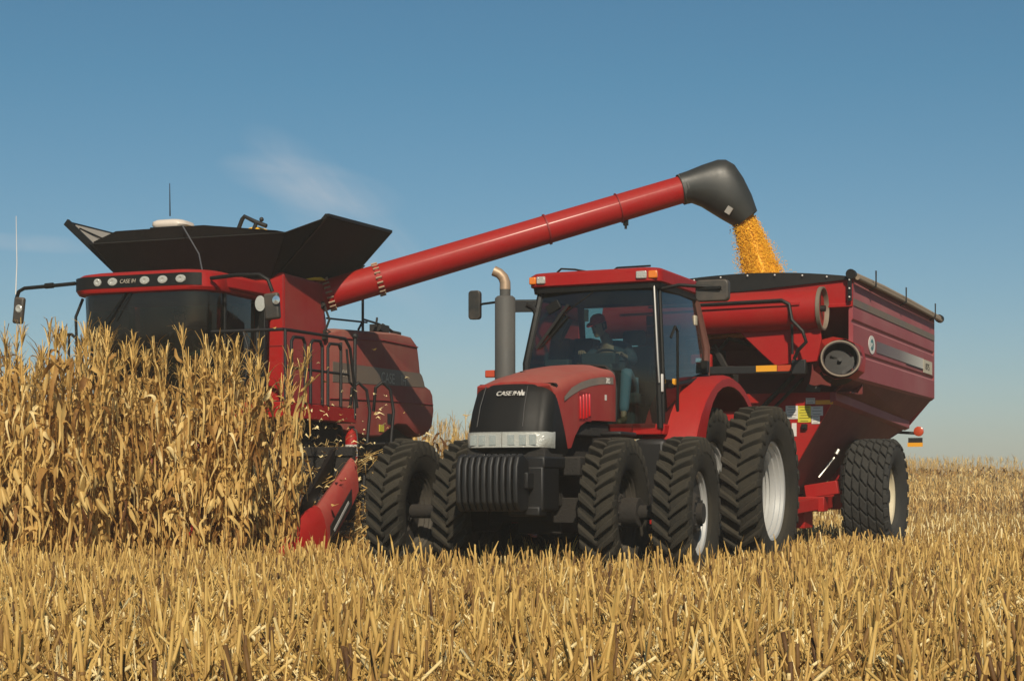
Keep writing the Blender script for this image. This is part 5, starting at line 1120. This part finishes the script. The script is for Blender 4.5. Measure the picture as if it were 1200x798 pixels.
def build_stubble():
    rng = np.random.default_rng(11)
    hi = [stub_var() for _ in range(14)]; lo = [stub_var(1) for _ in range(8)]; sh = [shard_var() for _ in range(14)]; li = [litter_var() for _ in range(18)]
    P = row_snap(frustum_pts(rng, 6.3, 22, 38, .37), rng, .45)
    P = P[[not in_tyre(x, y) for x, y, _ in P]]
    order = np.argsort(P[:, 1]+np.where(np.abs(P[:, 0]) > .30*P[:, 1], 30, 0)+np.where(P[:, 1] < 8.0, 40, 0)); P = P[order]
    meshes = [var_mesh('corn_stub', v, STUB, True) for v in hi]
    for me in meshes: me.set_sharp_from_angle(angle=R(50))
    for i in range(300):
        o = bpy.data.objects.new('corn_stub', meshes[i % len(meshes)]); col.objects.link(o); o.location = P[i]; s = U(.88, 1.18); o.scale = (s, s, s*U(.9, 1.1)); o.rotation_euler = (R(U(-9, 9)), R(U(-9, 9)), U(0, 2*PI))
        tag(o, 'short cut straw-coloured corn stalk nearest the camera in the stubble', 'cut corn stalk', 'cut corn stalks nearest the camera')
    S = [scatter('stubble', hi, P[300:], STUB, rng, .85, 1.15, .14, .3)]
    tag(S[0], 'golden upright corn stubble covering the harvested ground around the machines', 'stubble', kind='stuff')
    far = row_snap(np.concatenate([frustum_pts(rng, 22, 48, 15, .36), frustum_pts(rng, 48, 130, 3.0, .36)]), rng, .4)
    far = far[[not in_tyre(x, y) for x, y, _ in far]]
    dd = R(24.3)      # only on the harvested side of the field edge
    side = (far[:, 0]+8.5)*math.cos(dd)-(far[:, 1]-21.5)*math.sin(dd); far = far[side > .3]
    o = scatter('stubble', lo, far, STUB, rng, .9, 1.2, .14, .3, zsc=(.8, 1.1)); tag(o, 'golden corn stubble receding behind the grain cart to the far corn', 'stubble', kind='stuff')
    o = scatter('straw_litter', sh, np.concatenate([frustum_pts(rng, 6.0, 22, 90, .37), frustum_pts(rng, 22, 45, 14, .36)]), STUB, rng, .8, 1.25, .2, .35); tag(o, 'thin broken straw blades sticking up between the stubble stalks', 'straw litter', kind='stuff')
    o = scatter('straw_litter', li, np.concatenate([frustum_pts(rng, 5.5, 16, 175, .38), frustum_pts(rng, 16, 26, 45, .37), frustum_pts(rng, 26, 60, 7, .36)]), STUB, rng, .8, 1.3, .05, .35); tag(o, 'loose dry corn husks and straw lying on the soil', 'straw litter', kind='stuff')
    # chaff thrown up round the header, husks caught on it
    v = []
    C_ = []
    for k in range(420):
        u = random.gauss(2.5, .55); w = random.gauss(-1.5, .9); z = abs(random.gauss(1.35, .62)); x, y = l2w('combine', u, w); C_.append((x, y, z))
    bits = []
    for k in range(8):
        b = Var(); L = U(.03, .11); b.ribbon([(0, 0, 0), (L*.5, U(-.01, .01), U(-.02, .03)), (L, 0, U(-.03, .03))], [.005, U(.008, .016), .003], (0, .8, .6), U(.5, 1.05), .4); bits.append(b)
    o = scatter('chaff', bits, np.array(C_), STUB, rng, .6, 1.3, .5, .3); tag(o, 'flying chaff and husk scraps thrown up beside the corn header', 'chaff', kind='stuff')
    C_ = []
    for k in range(330):
        t = random.random(); u = 2.35+random.gauss(0, .30)+.25*t; w = -2.3+1.3*t; z = .55+.85*t+random.gauss(0, .10); x, y = l2w('combine', u, w); C_.append((x, y, max(.05, z)))
    for k in range(220):
        x, y = l2w('combine', 2.75+random.gauss(0, .16), -1.35+random.gauss(0, .3)); C_.append((x, y, abs(random.gauss(.4, .35))))
    o = scatter('corn_trash', [litter_var() for _ in range(8)], np.array(C_), LEAF, rng, .5, 1.0, .6, .4); tag(o, 'broken corn leaves and husks heaped on the end of the header', 'corn trash', kind='stuff')
build_stubble()

# ---- corn falling from the spout
def build_grain():
    rng = np.random.default_rng(3)
    def axis(t):   # t 0 at the spout mouth .. 1 in the cart
        x = 3.47+.55*t; z = 5.14-1.60*t-.05*t*t; w = .165+.27*t
        return x, z, w
    m = MB(); rings = []
    for k in range(15):
        t = k/14; x, z, w = axis(t); w *= .74
        rings.append([(x+w*math.cos(a)*(1+.10*math.sin(5*a+7*t)+.05*math.sin(11*a-9*t)), 25.1+w*.8*math.sin(a), z+.03*math.sin(3*a)) for a in [2*PI*j/28 for j in range(28)]])
    m.loft(rings)
    core = m.build('falling_corn', CORNK, None, ang=80); tag(core, 'stream of yellow shelled corn pouring from the black spout into the cart', 'corn', kind='stuff')
    kv = Var(); s = .0078
    kv.add([(s, 0, 0), (-s, 0, 0), (0, s, 0), (0, -s, 0), (0, 0, s*1.3), (0, 0, -s*1.3)], [(0, 2, 4), (2, 1, 4), (1, 3, 4), (3, 0, 4), (2, 0, 5), (1, 2, 5), (3, 1, 5), (0, 3, 5)], .5)
    P = []
    for k in range(30000):
        t = random.random()**.9; x, z, w = axis(t); a = U(0, 2*PI); q = w*(.60+.34*random.random() if random.random() < .72 else abs(random.gauss(.88, .15+.14*t)))
        P.append((x+q*math.cos(a)*(1+.10*math.sin(5*a+7*t))-(.03*random.random() if math.cos(a) < 0 else 0), 25.1+q*.8*math.sin(a), z+U(-.03, .03)))
    o = scatter('falling_corn_kernels', [kv], np.array(P), CORNK, rng, .7, 1.2, .0, .3)
    tag(o, 'loose yellow corn kernels flying at the edge of the falling corn', 'corn', kind='stuff')
build_grain()

# ------------------------------------------------------------------ GROUND, SKY, AIR
def build_setting():
    m, nt, out = _new('soil_and_straw')
    tc = _n(nt, 'ShaderNodeTexCoord'); n1 = _n(nt, 'ShaderNodeTexNoise'); n1.inputs['Scale'].default_value = .9; n1.inputs['Detail'].default_value = 8
    n2 = _n(nt, 'ShaderNodeTexNoise'); n2.inputs['Scale'].default_value = 26; n2.inputs['Detail'].default_value = 8; n2.inputs['Roughness'].default_value = .7
    for n in (n1, n2): nt.links.new(tc.outputs['Object'], n.inputs['Vector'])
    c = _mixc(nt, _math(nt, 'MULTIPLY', _math(nt, 'SUBTRACT', n2.outputs[0], .38), 3.4, True), (.055, .030, .014), (.28, .18, .075))
    c = _mixc(nt, _math(nt, 'MULTIPLY', n1.outputs[0], .4), c, (.20, .13, .06))
    p = _n(nt, 'ShaderNodeBsdfPrincipled'); p.inputs['Roughness'].default_value = .95; nt.links.new(c, p.inputs['Base Color'])
    b = _n(nt, 'ShaderNodeBump'); b.inputs['Strength'].default_value = .8; b.inputs['Distance'].default_value = .03; nt.links.new(n2.outputs[0], b.inputs['Height']); nt.links.new(b.outputs[0], p.inputs['Normal'])
    nt.links.new(p.outputs[0], out.inputs[0])
    g = MB(); N = 60
    xs = np.linspace(-1, 1, N); xs = np.sign(xs)*np.abs(xs)**2.2*900
    vs = [(x, y+20, .02*math.sin(x*.7)*math.cos(y*.5) if abs(x) < 60 and abs(y) < 60 else 0) for y in xs for x in xs]
    g.add(vs, [(j*N+i, j*N+i+1, (j+1)*N+i+1, (j+1)*N+i) for j in range(N-1) for i in range(N-1)])
    tag(g.build('ground', m, ang=80), kind='structure')
    # air
    hz = MB(); hz.box((14, 70, 2.9), (150, 210, 8.0)); hm, nt, out = _new('dusty_air')
    pv = _n(nt, 'ShaderNodeVolumePrincipled'); pv.inputs['Color'].default_value = (.95, .88, .78, 1); pv.inputs['Density'].default_value = HAZE; pv.inputs['Anisotropy'].default_value = .0
    nt.links.new(pv.outputs[0], out.inputs['Volume'])
    if HAZE > 0: tag(hz.build('haze', hm, flat=True), 'thin dusty air over the whole field', 'haze', kind='stuff')
    # sky and sun
    EL, AZ = R(SUN_EL), R(180+SUN_AZ)      # azimuth clockwise from +Y; 180 = behind the camera
    w = bpy.data.worlds.new('World'); sc.world = w; w.use_nodes = True; nt = w.node_tree
    for n in list(nt.nodes): nt.nodes.remove(n)
    out = _n(nt, 'ShaderNodeOutputWorld'); bg = _n(nt, 'ShaderNodeBackground'); sky = _n(nt, 'ShaderNodeTexSky'); sky.sky_type = 'NISHITA'
    sky.sun_disc = False; sky.sun_elevation = EL; sky.sun_rotation = AZ; sky.altitude = 300; sky.air_density = 1.0; sky.dust_density = .8; sky.ozone_density = 1.2
    hs = _n(nt, 'ShaderNodeHueSaturation'); hs.inputs['Saturation'].default_value = SKY_SAT; tn = _n(nt, 'ShaderNodeMix', data_type='RGBA', blend_type='MULTIPLY'); tn.inputs[0].default_value = 1; nt.links.new(sky.outputs[0], tn.inputs[6]); tcz = _n(nt, 'ShaderNodeTexCoord'); spz = _n(nt, 'ShaderNodeSeparateXYZ'); nt.links.new(tcz.outputs['Generated'], spz.inputs[0]); nt.links.new(_mixc(nt, _math(nt, 'MULTIPLY', spz.outputs[2], 4.2, True), (.98, 1.0, 1.08), (.64, 1.04, 1.10)), tn.inputs[7]); nt.links.new(tn.outputs[2], hs.inputs['Color'])
    # wispy high cloud
    tc = _n(nt, 'ShaderNodeTexCoord'); sp = _n(nt, 'ShaderNodeSeparateXYZ'); nt.links.new(tc.outputs['Generated'], sp.inputs[0])
    qx = _math(nt, 'DIVIDE', sp.outputs[0], _math(nt, 'MAXIMUM', sp.outputs[1], .05)); qz = _math(nt, 'DIVIDE', sp.outputs[2], _math(nt, 'MAXIMUM', sp.outputs[1], .05))
    def wisp(cx, cz, ang, sx, sz, amp):
        ca, sa = math.cos(ang), math.sin(ang)
        dx = _math(nt, 'SUBTRACT', qx, cx); dz = _math(nt, 'SUBTRACT', qz, cz)
        a_ = _math(nt, 'ADD', _math(nt, 'MULTIPLY', dx, ca), _math(nt, 'MULTIPLY', dz, sa)); b_ = _math(nt, 'SUBTRACT', _math(nt, 'MULTIPLY', dz, ca), _math(nt, 'MULTIPLY', dx, sa))
        cb = _n(nt, 'ShaderNodeCombineXYZ'); nt.links.new(_math(nt, 'MULTIPLY', a_, 10), cb.inputs[0]); nt.links.new(_math(nt, 'MULTIPLY', b_, 34), cb.inputs[1])
        nz = _n(nt, 'ShaderNodeTexNoise'); nz.inputs['Scale'].default_value = 1.5; nz.inputs['Detail'].default_value = 7; nz.inputs['Roughness'].default_value = .55; nz.inputs['Distortion'].default_value = .6; nt.links.new(cb.outputs[0], nz.inputs['Vector'])
        d = _math(nt, 'ADD', _math(nt, 'POWER', _math(nt, 'ABSOLUTE', _math(nt, 'DIVIDE', a_, sx)), 2.), _math(nt, 'POWER', _math(nt, 'ABSOLUTE', _math(nt, 'DIVIDE', b_, sz)), 2.))
        f = _math(nt, 'SUBTRACT', 1., d, True)
        return _math(nt, 'MULTIPLY', _math(nt, 'MULTIPLY', f, _math(nt, 'MULTIPLY', _math(nt, 'SUBTRACT', nz.outputs[0], .25), 2., True), True), amp)
    f = _math(nt, 'ADD', wisp(-.120, .183, -.22, .060, .016, .36), _math(nt, 'ADD', wisp(-.100, .160, -.75, .085, .026, .34), wisp(-.285, .148, -.05, .06, .006, .35)))
    f = _math(nt, 'ADD', f, wisp(.02, .02, .02, .5, .10, .10), True)
    mx = _n(nt, 'ShaderNodeMix', data_type='RGBA'); nt.links.new(f, mx.inputs[0]); nt.links.new(hs.outputs[0], mx.inputs[6]); mx.inputs[7].default_value = (9.5, 9.6, 10.0, 1)
    nt.links.new(mx.outputs[2], bg.inputs[0]); bg.inputs[1].default_value = SKY_STR; nt.links.new(bg.outputs[0], out.inputs[0])
    L = bpy.data.lights.new('sun', 'SUN'); L.energy = SUN_STR; L.angle = R(.53); L.color = (1, .88, .70)
    o = bpy.data.objects.new('sun', L); col.objects.link(o)
    d = Vector((math.sin(AZ)*math.cos(EL), math.cos(AZ)*math.cos(EL), math.sin(EL))); o.rotation_euler = d.to_track_quat('Z', 'Y').to_euler(); o.location = d*60
SUN_EL, SUN_AZ, SUN_STR, SKY_STR, SKY_SAT, HAZE = 35.5, -4, 4.6, .062, 1.0, .0016
build_setting()
cam = bpy.data.cameras.new('camera'); co = bpy.data.objects.new('camera', cam); col.objects.link(co)
co.location = (0, 0, 1.0); co.rotation_euler = (PI/2, 0, 0); cam.sensor_width = 36; cam.sensor_fit = 'HORIZONTAL'; cam.lens = 36*1960/1200; cam.shift_y = 176/1200; cam.clip_end = 3000; cam.clip_start = .1
sc.camera = co
vs = sc.view_settings; vs.view_transform = 'Standard'; vs.look = 'None'; vs.gamma = 1; vs.exposure = 0; vs.use_curve_mapping = False
sc.cycles.max_bounces = 6; sc.cycles.transparent_max_bounces = 12; sc.cycles.volume_bounces = 0; sc.cycles.use_denoising = True; sc.cycles.sample_clamp_indirect = 6
